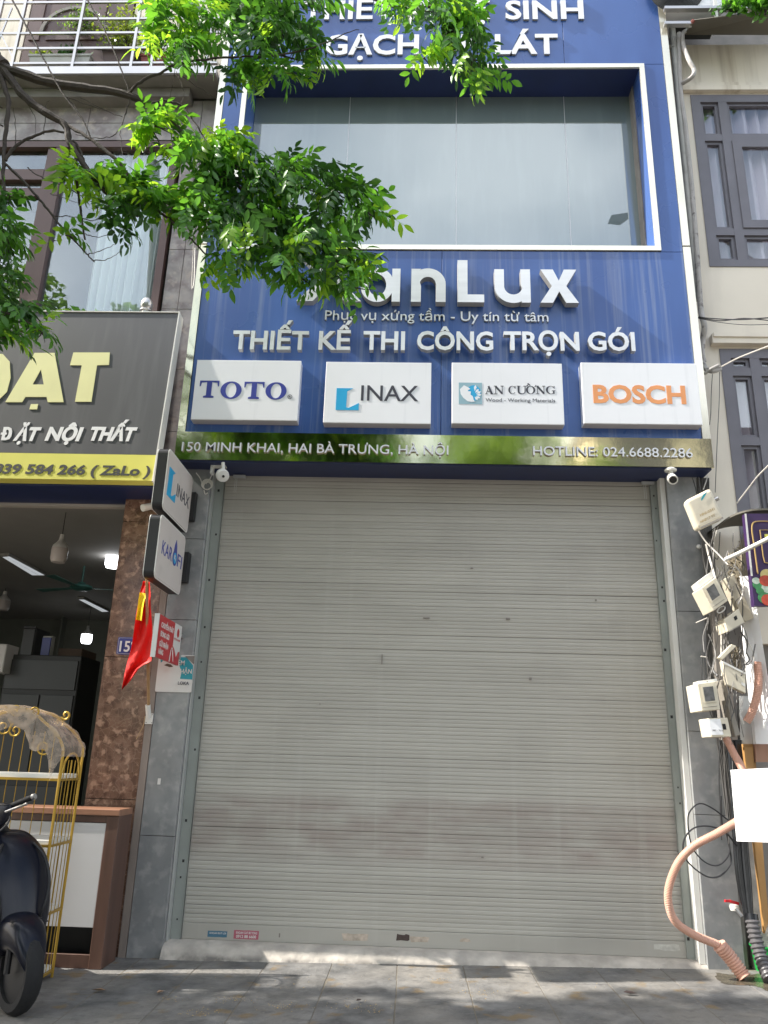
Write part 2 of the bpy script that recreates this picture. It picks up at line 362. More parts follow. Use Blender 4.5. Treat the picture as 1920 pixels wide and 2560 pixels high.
M['glass_l'] = glass('clear_glass_low', .06, tint=(.92, .93, .95))
def leafmat(name, hue=(.055, .155, .022), tr=(.17, .44, .03), tw=.42):
    m = bpy.data.materials.new(name); m.use_nodes = True; t = m.node_tree; N = t.nodes; L = t.links
    b = N['Principled BSDF']; o = [n for n in N if n.type == 'OUTPUT_MATERIAL'][0]
    b.inputs['Roughness'].default_value = .38
    geo = N.new('ShaderNodeNewGeometry'); oi = N.new('ShaderNodeObjectInfo')
    ad = N.new('ShaderNodeMath'); ad.operation = 'ADD'; L.new(geo.outputs['Random Per Island'], ad.inputs[0]); L.new(oi.outputs['Random'], ad.inputs[1])
    mr = N.new('ShaderNodeMapRange'); mr.inputs['From Max'].default_value = 2; mr.inputs['To Min'].default_value = .55; mr.inputs['To Max'].default_value = 1.5; L.new(ad.outputs[0], mr.inputs['Value'])
    h1 = N.new('ShaderNodeHueSaturation'); h1.inputs['Color'].default_value = (*hue, 1); L.new(mr.outputs[0], h1.inputs['Value'])
    h2 = N.new('ShaderNodeHueSaturation'); h2.inputs['Color'].default_value = (*tr, 1); L.new(mr.outputs[0], h2.inputs['Value'])
    L.new(h1.outputs[0], b.inputs['Base Color'])
    tl = N.new('ShaderNodeBsdfTranslucent'); L.new(h2.outputs[0], tl.inputs['Color'])
    mx = N.new('ShaderNodeMixShader'); mx.inputs[0].default_value = tw
    L.new(b.outputs[0], mx.inputs[1]); L.new(tl.outputs[0], mx.inputs[2]); L.new(mx.outputs[0], o.inputs['Surface']); return m
M['leaf'] = leafmat('leaf_green'); M['leaf_young'] = leafmat('leaf_young', (.16, .30, .02), (.42, .70, .04), .6)
M['leaf_dark'] = leafmat('leaf_dark', (.034, .10, .020), (.07, .20, .025), .28)
M['leaf_far'] = leafmat('leaf_far', (.08, .17, .03), (.25, .42, .05), .4)
M['shrub'] = leafmat('shrub_leaf', (.16, .24, .03), (.35, .45, .04), .4)
def filmmat():
    m = bpy.data.materials.new('plastic_wrap'); m.use_nodes = True; t = m.node_tree; N = t.nodes; L = t.links
    b = N['Principled BSDF']; o = [n for n in N if n.type == 'OUTPUT_MATERIAL'][0]
    b.inputs['Base Color'].default_value = (.58, .46, .36, 1); b.inputs['Roughness'].default_value = .25
    tr = N.new('ShaderNodeBsdfTransparent'); mx = N.new('ShaderNodeMixShader')
    geo = N.new('ShaderNodeNewGeometry'); ns = N.new('ShaderNodeTexNoise'); ns.inputs['Scale'].default_value = 12; ns.inputs['Detail'].default_value = 4; L.new(geo.outputs['Position'], ns.inputs['Vector'])
    r = N.new('ShaderNodeMapRange'); r.inputs['From Min'].default_value = .35; r.inputs['From Max'].default_value = .7; r.inputs['To Min'].default_value = .25; r.inputs['To Max'].default_value = .75; L.new(ns.outputs['Fac'], r.inputs['Value'])
    bp = N.new('ShaderNodeBump'); bp.inputs['Distance'].default_value = .01; bp.inputs['Strength'].default_value = .5; L.new(ns.outputs['Fac'], bp.inputs['Height']); L.new(bp.outputs[0], b.inputs['Normal'])
    L.new(r.outputs[0], mx.inputs[0]); L.new(tr.outputs[0], mx.inputs[1]); L.new(b.outputs[0], mx.inputs[2]); L.new(mx.outputs[0], o.inputs['Surface']); return m
M['wrap'] = filmmat()

# ------------------------------------------------------------------ lettering
def text_raw(body, weight):
    cu = bpy.data.curves.new('t', 'FONT'); cu.body = body; cu.size = 1; cu.offset = weight; cu.resolution_u = 3
    to = bpy.data.objects.new('t', cu); COL.objects.link(to); bpy.context.view_layer.update()
    me = bpy.data.meshes.new_from_object(to.evaluated_get(bpy.context.evaluated_depsgraph_get()))
    vs = [(v.co.x, v.co.y) for v in me.vertices]; fs = [tuple(p.vertices) for p in me.polygons]
    bpy.data.objects.remove(to); bpy.data.curves.remove(cu); bpy.data.meshes.remove(me)
    return vs, fs
def islands(vs, fs):
    par = list(range(len(vs)))
    def fd(a):
        while par[a] != a: par[a] = par[par[a]]; a = par[a]
        return a
    for f in fs:
        for i in f[1:]: par[fd(i)] = fd(f[0])
    g = {}
    for f in fs: g.setdefault(fd(f[0]), []).append(f)
    return list(g.values())
def text(body, xL, xR, zb, cap, fr, thick, mat, parent, name='letter', weight=0.0, shear=0, side=None, join=False, t0=0):
    """letters laid on frame fr=(O,U,V,N) in (u,v); each letter is one object unless join"""
    vs, fs = text_raw(body, weight)
    # weld duplicate verts so that islands are whole letters
    key = {}; mp = []; nv = []
    for v in vs:
        k = (round(v[0], 5), round(v[1], 5))
        if k not in key: key[k] = len(nv); nv.append(v)
        mp.append(key[k])
    fs = [tuple(dict.fromkeys(mp[i] for i in f)) for f in fs]; fs = [f for f in fs if len(f) > 2]; vs = nv
    x0 = min(v[0] for v in vs); x1 = max(v[0] for v in vs)
    sx = (xR-xL)/(x1-x0); sz = cap/.727
    P = [(xL+(v[0]-x0)*sx + shear*v[1]*sz, zb+v[1]*sz) for v in vs]
    isl = []
    for g in islands(vs, fs):
        ids = {i for f in g for i in f}; isl.append([min(vs[i][0] for i in ids), max(vs[i][0] for i in ids), g])
    isl.sort(key=lambda a: -(a[1]-a[0])); grp = []
    for a in isl:
        for b in grp:
            ov = min(a[1], b[1])-max(a[0], b[0])
            if ov > .45*(a[1]-a[0]): b[2] = b[2]+a[2]; b[0] = min(a[0], b[0]); b[1] = max(a[1], b[1]); break
        else: grp.append(a[:])
    grp.sort(key=lambda a: a[0])
    if join: grp = [[0, 0, [f for g in grp for f in g[2]]]]
    O, U, V, N = fr; out = []
    for g in grp:
        mb = MB(); ids = sorted({i for f in g[2] for i in f}); ix = {k: n for n, k in enumerate(ids)}; n = len(ids)
        vv = [O+U*P[i][0]+V*P[i][1]+N*t for t in (t0, t0+thick) for i in ids]; ff = []; edges = {}
        for f in g[2]:
            q = [ix[i] for i in f]
            a = sum(P[f[i]][0]*P[f[(i+1) % len(f)]][1]-P[f[(i+1) % len(f)]][0]*P[f[i]][1] for i in range(len(f)))
            if a < 0: q = q[::-1]
            ff.append(tuple(i+n for i in q))
            for i in range(len(q)):
                e = (q[i], q[(i+1) % len(q)])
                if (e[1], e[0]) in edges: del edges[(e[1], e[0])]
                else: edges[e] = 1
        nf = len(ff)
        for (a, b) in edges: ff.append((a, b, b+n, a+n))
        mb.add(vv, ff); o = mb.build(name, mat, parent, recalc=False)
        if side:
            o.data.materials.append(side)
            for k, p in enumerate(o.data.polygons):
                if k >= nf: p.material_index = 1
        out.append(o)
    return out
def text_px(body, pxL, pxR, pyb, pyt, D, thick, mat, parent, **k):
    pm_ = (pxL+pxR)/2; a = W(pxL, pyb, D); b = W(pxR, pyb, D); c = W(pm_, pyb, D); d = W(pm_, pyt, D)
    return text(body, a.x, b.x, c.z, d.z-c.z, FR(D+CAM_Y), thick, mat, parent, **k)
def shape(loops, fr, t0, t1, name, mat, parent, side=None):
    mb = MB().prism(loops, fr, t0, t1); o = mb.build(name, mat, parent, recalc=False)
    if side:
        o.data.materials.append(side); nside = sum(len(L) for L in loops); tot = len(o.data.polygons)
        for k, p in enumerate(o.data.polygons):
            if k >= tot-nside: p.material_index = 1
    return o
def arc(cx, cy, rx, ry, a0, a1, n=14): return [(cx+rx*math.cos(rad(a0+(a1-a0)*i/n)), cy+ry*math.sin(rad(a0+(a1-a0)*i/n))) for i in range(n+1)]
def rrect(x0, x1, z0, z1, r, n=4):
    return arc(x1-r, z0+r, r, r, -90, 0, n)+arc(x1-r, z1-r, r, r, 0, 90, n)+arc(x0+r, z1-r, r, r, 90, 180, n)+arc(x0+r, z0+r, r, r, 180, 270, n)
def pz(x, y, D): p = W(x, y, D); return (p.x, p.z)

#====================================================================== SETTING
TILT = .018; GX0 = -2.1
def gz(x): return max(-.06, (x-GX0)*TILT) if x > GX0 else 0.0
ground = struct(MB().add([(-120, -120, -.16), (120, -120, -.16), (120, 120, -.16), (-120, 120, -.16)], [(0, 1, 2, 3)]).build('ground', M['asphalt']))
road = struct(MB().add([(-60, -15.5, -.15), (60, -15.5, -.15), (60, -7.6, -.15), (-60, -7.6, -.15)], [(0, 1, 2, 3)]).build('road', M['asphalt']))
pav = MB()
pav.add([(-30, -7.4, -.0025), (GX0, -7.4, -.0025), (GX0, .3, -.0025), (-30, .3, -.0025)], [(0, 1, 2, 3)])
pav.add([(GX0, -7.4, -.0025), (8, -7.4, gz(8)-.0025), (8, .3, gz(8)-.0025), (GX0, .3, -.0025)], [(0, 1, 2, 3)])
pav.add([(8, -7.4, gz(8)-.0025), (30, -7.4, gz(8)-.0025), (30, .3, gz(8)-.0025), (8, .3, gz(8)-.0025)], [(0, 1, 2, 3)])
pavement = struct(pav.build('pavement', M['grout']))
kerb = struct(MB().box(-40, 40, -7.6, -7.4, -.2, .0).build('kerb', M['concrete']))
slab_mesh = MB().box(-.2395, .2395, -.2395, .2395, -.03, 0, 0)
sm = slab_mesh.mesh('paving_slab', M['paver'])
bm = bmesh.new(); bm.from_mesh(sm); bmesh.ops.bevel(bm, geom=[e for e in bm.edges], offset=.003, segments=1, affect='EDGES'); bm.to_mesh(bm_me := sm); bm.free()
for r in range(10):
    for c in range(24):
        x = -6.6+.484*c+(.09 if r % 2 else 0)*0; y = -.25-.484*r
        if r > 3 and not (-4 < x < 4): continue
        o = obj('paving_slab', sm, pavement, (x+random.uniform(-.002, .002), y+random.uniform(-.002, .002), gz(x)+random.uniform(-.0008, .001)))
        o.rotation_euler = (random.uniform(-.001, .001), (-math.atan(TILT) if x > GX0 else 0)+random.uniform(-.001, .001), random.uniform(-.004, .004))
# litter: fallen leaves and dry debris
def fallen(x, y, rz, s, label, mat):
    mb = MB(); z = gz(x)+.006
    pts = [(-.5, 0), (-.25, .2), (.1, .24), (.5, 0), (.1, -.22), (-.25, -.18)]
    vs = [(0, 0, .004)]+[(a*s, b*s, .004+.18*s*abs(b)*2+random.uniform(0, .1)*s) for a, b in pts]
    ca, sa = math.cos(rz), math.sin(rz)
    vs = [(x+a*ca-b*sa, y+a*sa+b*ca, z+c) for a, b, c in vs]
    mb.add(vs, [(0, i+1, (i+1) % 6+1) for i in range(6)])
    return tag(mb.build('fallen_leaf', mat), label, 'fallen leaf')
M['dry'] = pm('dry_leaf', (.30, .19, .12), .8, var=.25, scale=30)
M['dry_dark'] = pm('dry_leaf_dark', (.06, .04, .035), .7, var=.25, scale=30)
gp = lambda px, py: (lambda d: Vector((0, CAM_Y, CAM_Z))+d*(-CAM_Z/d.z))(FWD*F_PX+RT*(px-960)-UP*(py-1280))
p = gp(247, 2482); fallen(p.x, p.y, .3, .09, 'curled tan fallen leaf on pavement nearest the scooter wheel', M['dry'])
p = gp(400, 2490); fallen(p.x, p.y, 1.2, .07, 'small tan fallen leaf on pavement below the left column', M['dry'])
p = gp(897, 2521); fallen(p.x, p.y, .9, .05, 'small dark fallen leaf in the shaded middle of the pavement', M['dry_dark'])
p = gp(1578, 2517); fallen(p.x, p.y, -.2, .09, 'dark brown fallen leaf on pavement below the right column', M['dry_dark'])
deb = MB()
for cx, cy, n, sp in ((580, 2510, 60, .07), (430, 2505, 26, .05), (500, 2540, 50, .06), (700, 2528, 50, .08), (910, 2535, 70, .09), (1110, 2468, 30, .06), (1180, 2500, 40, .1), (800, 2480, 30, .3), (1300, 2480, 40, .4)):
    c = gp(cx, cy)
    for i in range(n):
        x = c.x+random.gauss(0, sp); y = c.y+random.gauss(0, sp*.6); s = random.uniform(.003, .008); a = random.uniform(0, 3)
        z = gz(x)+.0045
        deb.add([(x+s*math.cos(a), y+s*math.sin(a), z), (x+s*.5*math.cos(a+2), y+s*.5*math.sin(a+2), z+.003), (x-s*math.cos(a), y-s*math.sin(a), z)], [(0, 1, 2)])
stuff(tag(deb.build('leaf_debris', M['bronze']), 'crumbled yellow-brown leaf debris scattered over the paving', 'debris'))
for (px, py, lb) in ((508, 2492, 'tiny white paper scrap on paving left of centre'), (612, 2500, 'tiny white speck of litter near yellow debris')):
    p = gp(px, py); mb = MB().add([(p.x-.012, p.y-.004, .008), (p.x+.012, p.y-.008, .009), (p.x+.008, p.y+.012, .014), (p.x-.01, p.y+.01, .008)], [(0, 1, 2, 3)])
    tag(mb.build('litter', M['sheet_white']), lb, 'litter')

#====================================================================== BLUE SHOP
shop = thing('shop_building', 'narrow shop building with closed grey roller shutter between grey stone columns', 'building', (.2, .3, 0))
YS = .16                         # shutter plane
XL, XR = -1.83, 2.195            # reveals
core = MB().box(-2.14, -1.88, .03, 9, -.1, 11.2).box(2.24, 2.54, .03, 9, -.1, 11.2).box(-1.88, 2.24, .4, 9, 3.97, 11.2).box(-1.88, 2.24, 8.8, 9, 0, 3.97).box(-2.14, 2.54, .03, 9, 11.2, 11.3)
core.build('wall', M['ledge'], shop)
MB().box(-1.88, 2.24, .25, 8.8, -.08, .1).build('floor', M['dark'], shop)
zs = [-.02, .86, 1.78, 2.62, 3.45, 3.965]
jz = [W(360, 2089, 6.6).z, W(430, 1549, 6.6).z, 3.3]
def column(x0, x1, zsq, inner):
    z0 = -.03
    for z1 in zsq+[3.966]:
        MB().box(x0, x1, 0, .03, z0+.003, z1-.0015, .002).build('stone_panel', M['stone'], shop)
        z0 = z1
    z0 = -.03
    for z1 in zsq+[3.966]:
        if inner < 0: MB().box(x1-.03, x1, .0305, YS+.06, z0+.003, z1-.0015).build('reveal_panel', M['stone'], shop)
        else: MB().box(x0, x0+.03, .0305, YS+.06, z0+.003, z1-.0015).build('reveal_panel', M['stone'], shop)
        z0 = z1
column(-2.128, -1.855, jz, -1)
column(2.232, 2.505, [W(1840, 2040, 6.6).z, W(1790, 1830, 6.6).z, 2.75], 1)
MB().box(-1.852, -1.842, .05, YS+.03, .11, 3.965).build('frame_strip', M['alu'], shop)
MB().box(2.186, 2.229, .035, YS+.02, .10, 3.965).build('frame_strip', M['pvc_white'], shop)
# guide rails
for (a, b) in ((-1.84, -1.755), (2.125, 2.184)):
    g = MB().box(a, b, YS-.035, YS-.02, .10, 3.965).box(a, a+.012, YS-.02, YS+.04, .10, 3.965).box(b-.004, b, YS-.04, YS+.01, .1, 3.965).build('guide_rail', M['guide'], shop)
    zz = .25
    while zz < 3.9:
        s = random.uniform(.005, .010); xx = (a+b)/2+random.uniform(-.012, .012); MB().box(xx-s, xx+s, YS-.037, YS-.0345, zz-s*1.2, zz+s*1.2).build('fixing_hole', M['black'], g); zz += random.choice((.12, .3, .42, .55))
# shutter
shut = MB().box(-1.76, 2.13, YS-.014, YS+.02, .1, .225, .003).box(-1.757, 2.127, YS-.019, YS-.0142, .116, .124).build('shutter_bottom_bar', M['slat'], shop)
shutter = MB().box(-1.9, 2.26, YS+.06, YS+.08, .1, 3.96).build('roller_shutter', M['dark'], shop)
PITCHS = .0635
prof = [(0.0005, 0.0), (-.0022, .002), (-.0032, .009), (-.0034, .016), (-.0030, .024), (-.0020, .0285), (-.0006, .0305), (-.0006, .0325), (-.0022, .0345), (-.0032, .041), (-.0034, .048), (-.0030, .056), (-.0016, .061), (.0015, .0632)]
sl = MB(); n = len(prof)
for x in (-1.762, 2.132): sl.v += [(x, y, z) for y, z in prof]
sl.f = [(i, i+n, i+1+n, i+1) for i in range(n-1)]
slm = sl.mesh('slat', M['slat'])
z = .226; k = 0
off = root_loc(shutter)
while z < 3.94:
    o = obj('slat', slm, shutter, Vector((0, YS+random.gauss(0, .0008), z))-off); o.rotation_euler = (random.gauss(0, .018), random.gauss(0, .0002), random.gauss(0, .0004))
    z += PITCHS+(random.choice((.0006, .0013)) if random.random() < .16 else 0)
M['scrap'] = pm('paper_scrap', (.45, .38, .31), .8, var=.3, scale=30, detail=8); M['scrap2'] = pm('paper_scrap_faint', (.52, .51, .46), .8, var=.2, scale=30)
M['sticker_red'] = pm('sticker_red', (.42, .10, .14), .6, var=.1); M['sticker_blue'] = pm('sticker_blue', (.06, .16, .24), .6, var=.1)
for (px0, px1, py0, py1, mt, nm, body) in ((519, 568, 2328, 2342, M['sticker_blue'], 'sticker', None), (584, 647, 2327, 2347, M['sticker_red'], 'sticker', 'KHOAN CẮT'),
        (856, 921, 2335, 2352, M['scrap'], 'paper_scrap', None), (990, 1024, 2335, 2352, M['dry_dark'], 'paper_scrap', None), (1026, 1072, 2341, 2356, M['scrap'], 'paper_scrap', None), (1150, 1175, 2346, 2356, M['scrap'], 'paper_scrap', None), (1633, 1697, 2360, 2376, M['scrap2'], 'paper_scrap', None)):
    a = pz(px0, py1, 6.745); b = pz(px1, py0, 6.745)
    jg = .009 if nm == 'paper_scrap' else .002; J = lambda: random.uniform(-jg, jg); w5 = (b[0]-a[0])/5
    s = shape([[(a[0]+w5*i+J(), a[1]+abs(J())) for i in range(6)]+[(b[0]-w5*i+J(), b[1]-abs(J())) for i in range(6)]], FR(YS-.014), .0005, .0012, nm, mt, shut)
text_px('KHOAN CAT BE TONG', 590, 643, 2335, 2329, 6.745, .0007, M['paper'], shut, name='print', weight=.02, join=True, t0=.0013)
text_px('0912 88 6600', 590, 640, 2345, 2337.5, 6.745, .0007, M['paper'], shut, name='print', weight=.02, join=True, t0=.0013)
text_px('KHOAN RUT LOI', 524, 565, 2335, 2330.5, 6.745, .0007, M['paper'], shut, name='print', weight=.02, join=True, t0=.0013)
for (px, py, sx_, sy_) in ((1270, 1547, 5, 2), (1326, 1697, 3, 3), (1066, 1545, 8, 1), (955, 1648, 1.5, 12), (1206, 2143, 3, 2), (596, 2335+0, 1, 1), (699, 2338, 2, 5), (1490, 1500, 2, 1), (1180, 1420, 3, 1), (800, 1760, 2, 1)):
    a = pz(px-sx_, py+sy_, 6.75); b = pz(px+sx_, py-sy_, 6.75); MB().box(a[0], b[0], YS-.0155, YS-.0035, a[1], b[1]).build('scuff', M['ledge'], shut)
# hangers at the shutter top
for (px, py) in ((590, 1196), (1608, 1207)):
    p = W(px, py, 6.72)
    b = MB().box(p.x-.02, p.x+.09, .09, .12, 3.92, 3.945).box(p.x-.004, p.x+.0, .1, .105, 3.78, 3.92).box(p.x+.012, p.x+.016, .1, .105, 3.78, 3.92).build('shutter_hook', M['alu'], shop)
# concrete step
stp = [(.30, -.05), (.30, .112), (.12, .112), (.07, .108), (.03, .098), (.0, .085), (-.025, .066), (-.045, .04), (-.06, .012), (-.07, -.03)]
mb = MB(); NX = 220
for i in range(NX+1):
    x = -1.855+(2.232+1.855)*i/NX
    for j, (y, zz) in enumerate(stp):
        e = 1 if j > 2 else 0
        wv = math.sin(x*3.1+j)*.006+math.sin(x*11+j*2)*.003; mb.v.append((x, y+e*(random.uniform(-.004, .004)+wv), zz+e*(random.uniform(-.003, .003)+wv*.4)))
ns = len(stp)
mb.f = [(i*ns+j, i*ns+j+1, (i+1)*ns+j+1, (i+1)*ns+j) for i in range(NX) for j in range(ns-1)]
mb.smooth = True; mb.build('concrete_step', M['concrete'], shop)

# ---------------- facade sign (blue box)
XF0, XF1, YF, ZF0, ZS, ZT = -2.14, 2.577, -.2, 3.97, 4.238, 10.9
fs_ = thing('facade_sign', 'tall blue panelled facade sign with raised silver lettering and deep window recess', 'shop sign', (.2, -.2, 3.97))
ox0, ox1, oz0, oz1 = -.2937*6.4+.05, .3518*6.4, 6.225, 8.41      # inner opening
seamx = W(1407, 80, 6.4).x
def panel(x0, x1, z0, z1): MB().box(x0+.002, x1-.002, YF, YF+.02, z0+.002, z1-.002, .0015).build('blue_panel', M['blue'], fs_)
tx0, tx1 = XF0+.07, XF1-.07
panel(tx0, 0.22, ZS, oz0-.06); panel(.22, tx1, ZS, oz0-.06)
panel(tx0, ox0-.05, oz0-.06, oz1+.05); panel(ox1+.05, tx1, oz0-.06, oz1+.05)
panel(tx0, seamx-1.6, oz1+.05, ZT); panel(seamx-1.6, seamx, oz1+.05, ZT); panel(seamx, tx1, oz1+.05, ZT)
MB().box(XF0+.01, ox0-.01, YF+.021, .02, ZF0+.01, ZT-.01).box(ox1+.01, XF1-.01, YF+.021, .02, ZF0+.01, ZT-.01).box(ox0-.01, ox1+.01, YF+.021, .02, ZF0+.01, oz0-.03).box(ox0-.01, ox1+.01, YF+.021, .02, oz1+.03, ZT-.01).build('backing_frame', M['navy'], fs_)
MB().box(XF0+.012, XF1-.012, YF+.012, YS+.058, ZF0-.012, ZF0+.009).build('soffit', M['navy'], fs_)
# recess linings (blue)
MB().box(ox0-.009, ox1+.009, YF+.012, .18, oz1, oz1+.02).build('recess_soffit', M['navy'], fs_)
MB().box(ox0-.02, ox0, YF+.012, .18, oz0, oz1).build('recess_side', M['blue'], fs_)
MB().box(ox1, ox1+.02, YF+.012, .18, oz0, oz1).build('recess_side', M['blue'], fs_)
MB().box(ox0-.009, ox1+.009, YF+.012, .18, oz0-.02, oz0).build('recess_sill', M['blue'], fs_)
# trims
tr = .05
MB().box(ox0-tr, ox1+tr, YF-.012, YF+.011, oz1, oz1+tr).build('window_trim', M['cream_trim'], fs_)
MB().box(ox0-tr, ox1+tr, YF-.012, YF+.011, oz0-tr, oz0).build('window_trim', M['cream_trim'], fs_)
MB().box(ox0-tr, ox0, YF-.012, YF+.011, oz0+.001, oz1-.001).build('window_trim', M['cream_trim'], fs_)
MB().box(ox1, ox1+tr, YF-.012, YF+.011, oz0+.001, oz1-.001).build('window_trim', M['cream_trim'], fs_)
for (x0, x1) in ((XF0, tx0-.001), (tx1+.001, XF1)):
    MB().box(x0, x1, YF-.006, YF+.03, 6.235, ZT).build('edge_trim', M['cream_trim'], fs_)
    MB().box(x0, x1, YF-.010, YF+.03, ZS+.002, 6.215).build('edge_trim', M['cream_trim'] if x0 > 0 else M['gold'], fs_)
MB().box(XF0-.001, XF1+.001, YF-.014, YF+.011, ZF0, ZS).build('address_strip', M['gold'], fs_)
# windows (film backed panes)
YG = .165
mxs = [ox0+.001, W(868, 400, 6.765).x, W(1140.5, 400, 6.765).x, W(1417, 400, 6.765).x, ox1-.001]
for i in range(4):
    MB().box(mxs[i]+.004, mxs[i+1]-.004, YG, YG+.012, oz0+.002, oz1-.002).build('window_pane', M['film_glass'], fs_)
for x in mxs[1:4]: MB().box(x-.0035, x+.0035, YG-.003, YG+.014, oz0+.001, oz1-.001).build('pane_seal', M['alu'], fs_)
MB().box(ox0, ox1, YG+.013, YG+.02, oz0, oz1).build('pane_backing', M['dark'], fs_)
# top lettering
for (b, l, r, yb, yt, wg) in (('THIẾT', 757, 984, 47.5, 1, .025), ('BỊ', 1032, 1092, 47.5, 1, .025), ('VỆ', 1130, 1225, 47.5, 1, .025), ('SINH', 1264, 1460, 47.5, 1, .025),
        ('GẠCH', 811, 1047, 136, 87, .025), ('ỐP', 1092, 1190, 135, 86, .025), ('LÁT', 1238, 1396, 134.5, 85, .025)):
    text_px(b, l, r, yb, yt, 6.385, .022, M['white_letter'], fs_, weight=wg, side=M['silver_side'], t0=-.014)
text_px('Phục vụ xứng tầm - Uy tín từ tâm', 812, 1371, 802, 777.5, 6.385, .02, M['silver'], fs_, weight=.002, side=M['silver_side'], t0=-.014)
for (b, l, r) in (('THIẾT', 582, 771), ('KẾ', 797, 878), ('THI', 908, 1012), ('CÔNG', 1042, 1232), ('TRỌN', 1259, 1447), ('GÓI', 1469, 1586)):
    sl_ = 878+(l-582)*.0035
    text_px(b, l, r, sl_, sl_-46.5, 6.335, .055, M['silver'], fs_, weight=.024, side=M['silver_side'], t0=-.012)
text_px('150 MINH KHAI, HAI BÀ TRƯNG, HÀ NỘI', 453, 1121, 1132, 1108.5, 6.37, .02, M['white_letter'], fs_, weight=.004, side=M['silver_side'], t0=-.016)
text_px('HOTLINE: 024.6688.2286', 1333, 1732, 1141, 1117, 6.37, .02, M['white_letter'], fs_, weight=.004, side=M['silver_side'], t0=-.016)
# big letters, drawn by hand
DX = 6.31
s0 = W(1000, 754, DX); pxm = (W(1100, 754, DX).x-W(1000, 754, DX).x)/100; zb = s0.z; zcap = W(1087, 650, DX).z-zb; zx = W(1070, 672, DX).z-zb
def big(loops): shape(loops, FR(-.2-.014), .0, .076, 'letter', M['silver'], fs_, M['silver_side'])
X = lambda px: W(px, 745, DX).x
l, r = X(741), X(903); c = (l+r)/2; zX = W(820, 643, DX).z-zb; st = .155; h = zX; sw = .05
big([[(l, zb), (l+st, zb), (c, zb+h*.40), (r-st, zb), (r, zb), (c+st*.52, zb+h*.52), (r-.02, zb+h), (r-.02-st, zb+h), (c, zb+h*.63), (l+.02+st, zb+h), (l+.02, zb+h), (c-st*.52, zb+h*.52)]])
# a
sx_ = X(979), X(999.5); sw = sx_[1]-sx_[0]; R = zx/2*1.03; cx, cz = X(942), zb+zx/2; rx = (sx_[0]+.004-cx)*1.10
a0 = math.degrees(math.acos(min(.99, (sx_[0]-cx)/rx)))
big([[(sx_[1], zb), (sx_[1], zb+zx), (sx_[0], zb+zx)]+arc(cx, cz, rx, R, a0, 360-a0, 30)+[(sx_[0], zb)], arc(cx, cz, rx-.072, R-.068, 0, 350, 26)])
def n_shape(x0, x1, s, hh):
    R = (x1-x0)*.52; c = x1-R
    return [(x0, 0), (x0, hh), (x0+s, hh)]+[(x0+s, hh-R*.42)]*0+arc(c, hh-R, R, R*1.03, 118, 0, 14)+[(x1, 0), (x1-s, 0)]+arc(c-.0, hh-R, R-s, R-s*.95, 0, 180, 14)[:-1]+[(x0+s, hh-R-.02), (x0+s, 0)]
l, r = X(1027.5), X(1114); s = X(1052)-X(1027.5)
big([[(u, v+zb) for u, v in n_shape(l, r, s, zx)]])
l, r = X(1144), X(1210.5); s = X(1169)-X(1144); big([[(l, zb), (r, zb), (r, zb+.082), (l+s, zb+.082), (l+s, zb+zcap), (l, zb+zcap)]])
l, r = X(1237), X(1327); s = X(1261)-X(1237); big([[(l+r-u, zb+zx-v) for u, v in n_shape(l, r, s, zx)]])
l, r = X(1351), X(1447); c = (l+r)/2; st = .115; h = zx
big([[(l, zb), (l+st, zb), (c, zb+h*.34), (r-st, zb), (r, zb), (c+st*.58, zb+h*.5), (r-.01, zb+h), (r-.01-st, zb+h), (c, zb+h*.66), (l+.01+st, zb+h), (l+.01, zb+h), (c-st*.58, zb+h*.5)]])

# ---------------- four light boxes
def lbox(label, pl, pr, pt, pb, build):
    D = 6.3; a = pz(pl, pb, D); b = pz(pr, pt, D); cz = (a[1]+b[1])/2
    t = thing('sign_box', label, 'sign box', ((a[0]+b[0])/2, -.3, a[1]), 'four white brand boxes under the large lettering')
    o = MB().box(a[0], b[0], D+CAM_Y, YF-.001, a[1], b[1], .003).build('box_case', M['box_white'], t)
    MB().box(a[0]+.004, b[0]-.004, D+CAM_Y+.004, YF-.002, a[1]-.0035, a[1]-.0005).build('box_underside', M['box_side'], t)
    build(t, 6.2992)
def serif_T(x0, x1, z0, z1):
    w_ = x1-x0; h = z1-z0; c = (x0+x1)/2; s = w_*.13; f = h*.09
    return [[(c-w_*.27, z0), (c+w_*.27, z0), (c+w_*.27, z0+f), (c+s, z0+f*1.5), (c+s, z1-f), (x1-w_*.1, z1-f*1.3), (x1-w_*.055, z1-h*.33), (x1, z1-h*.33), (x1, z1), (x0, z1), (x0, z1-h*.33), (x0+w_*.055, z1-h*.33), (x0+w_*.1, z1-f*1.3), (c-s, z1-f), (c-s, z0+f*1.5), (c-w_*.27, z0+f)]]
def serif_O(x0, x1, z0, z1, tx=.26, tz=.08):
    c = (x0+x1)/2; cz = (z0+z1)/2; w_ = (x1-x0)/2; h = (z1-z0)/2
    return [arc(c, cz, w_, h, 0, 350, 28), arc(c, cz, w_*(1-tx*2*.95), h*(1-tz*2), 0, 345, 24)]
def toto(t, D):
    f = FR(D+CAM_Y)
    def px(l, r, k, y0=994, y1=952):
        a = pz(l, y0, D); b = pz(r, y1, D); g = (serif_T if k == 'T' else serif_O)(a[0], b[0], a[1], b[1]); shape(g, f, .0, .002, 'letter', M['navy_print'], t)
    px(496, 549, 'T'); px(549, 606, 'O', 997, 954); px(608, 662, 'T', 997, 955); px(662, 718, 'O', 999, 956)
    a = pz(724.5, 992, D); r_ = .021
    shape([arc(a[0], a[1], r_, r_, 0, 345, 20), arc(a[0], a[1], r_*.84, r_*.84, 0, 340, 18)], f, 0, .002, 'registered_ring', M['grey_print'], t)
    text('R', a[0]-.009, a[0]+.010, a[1]-.012, .024, f, .002, M['grey_print'], t)
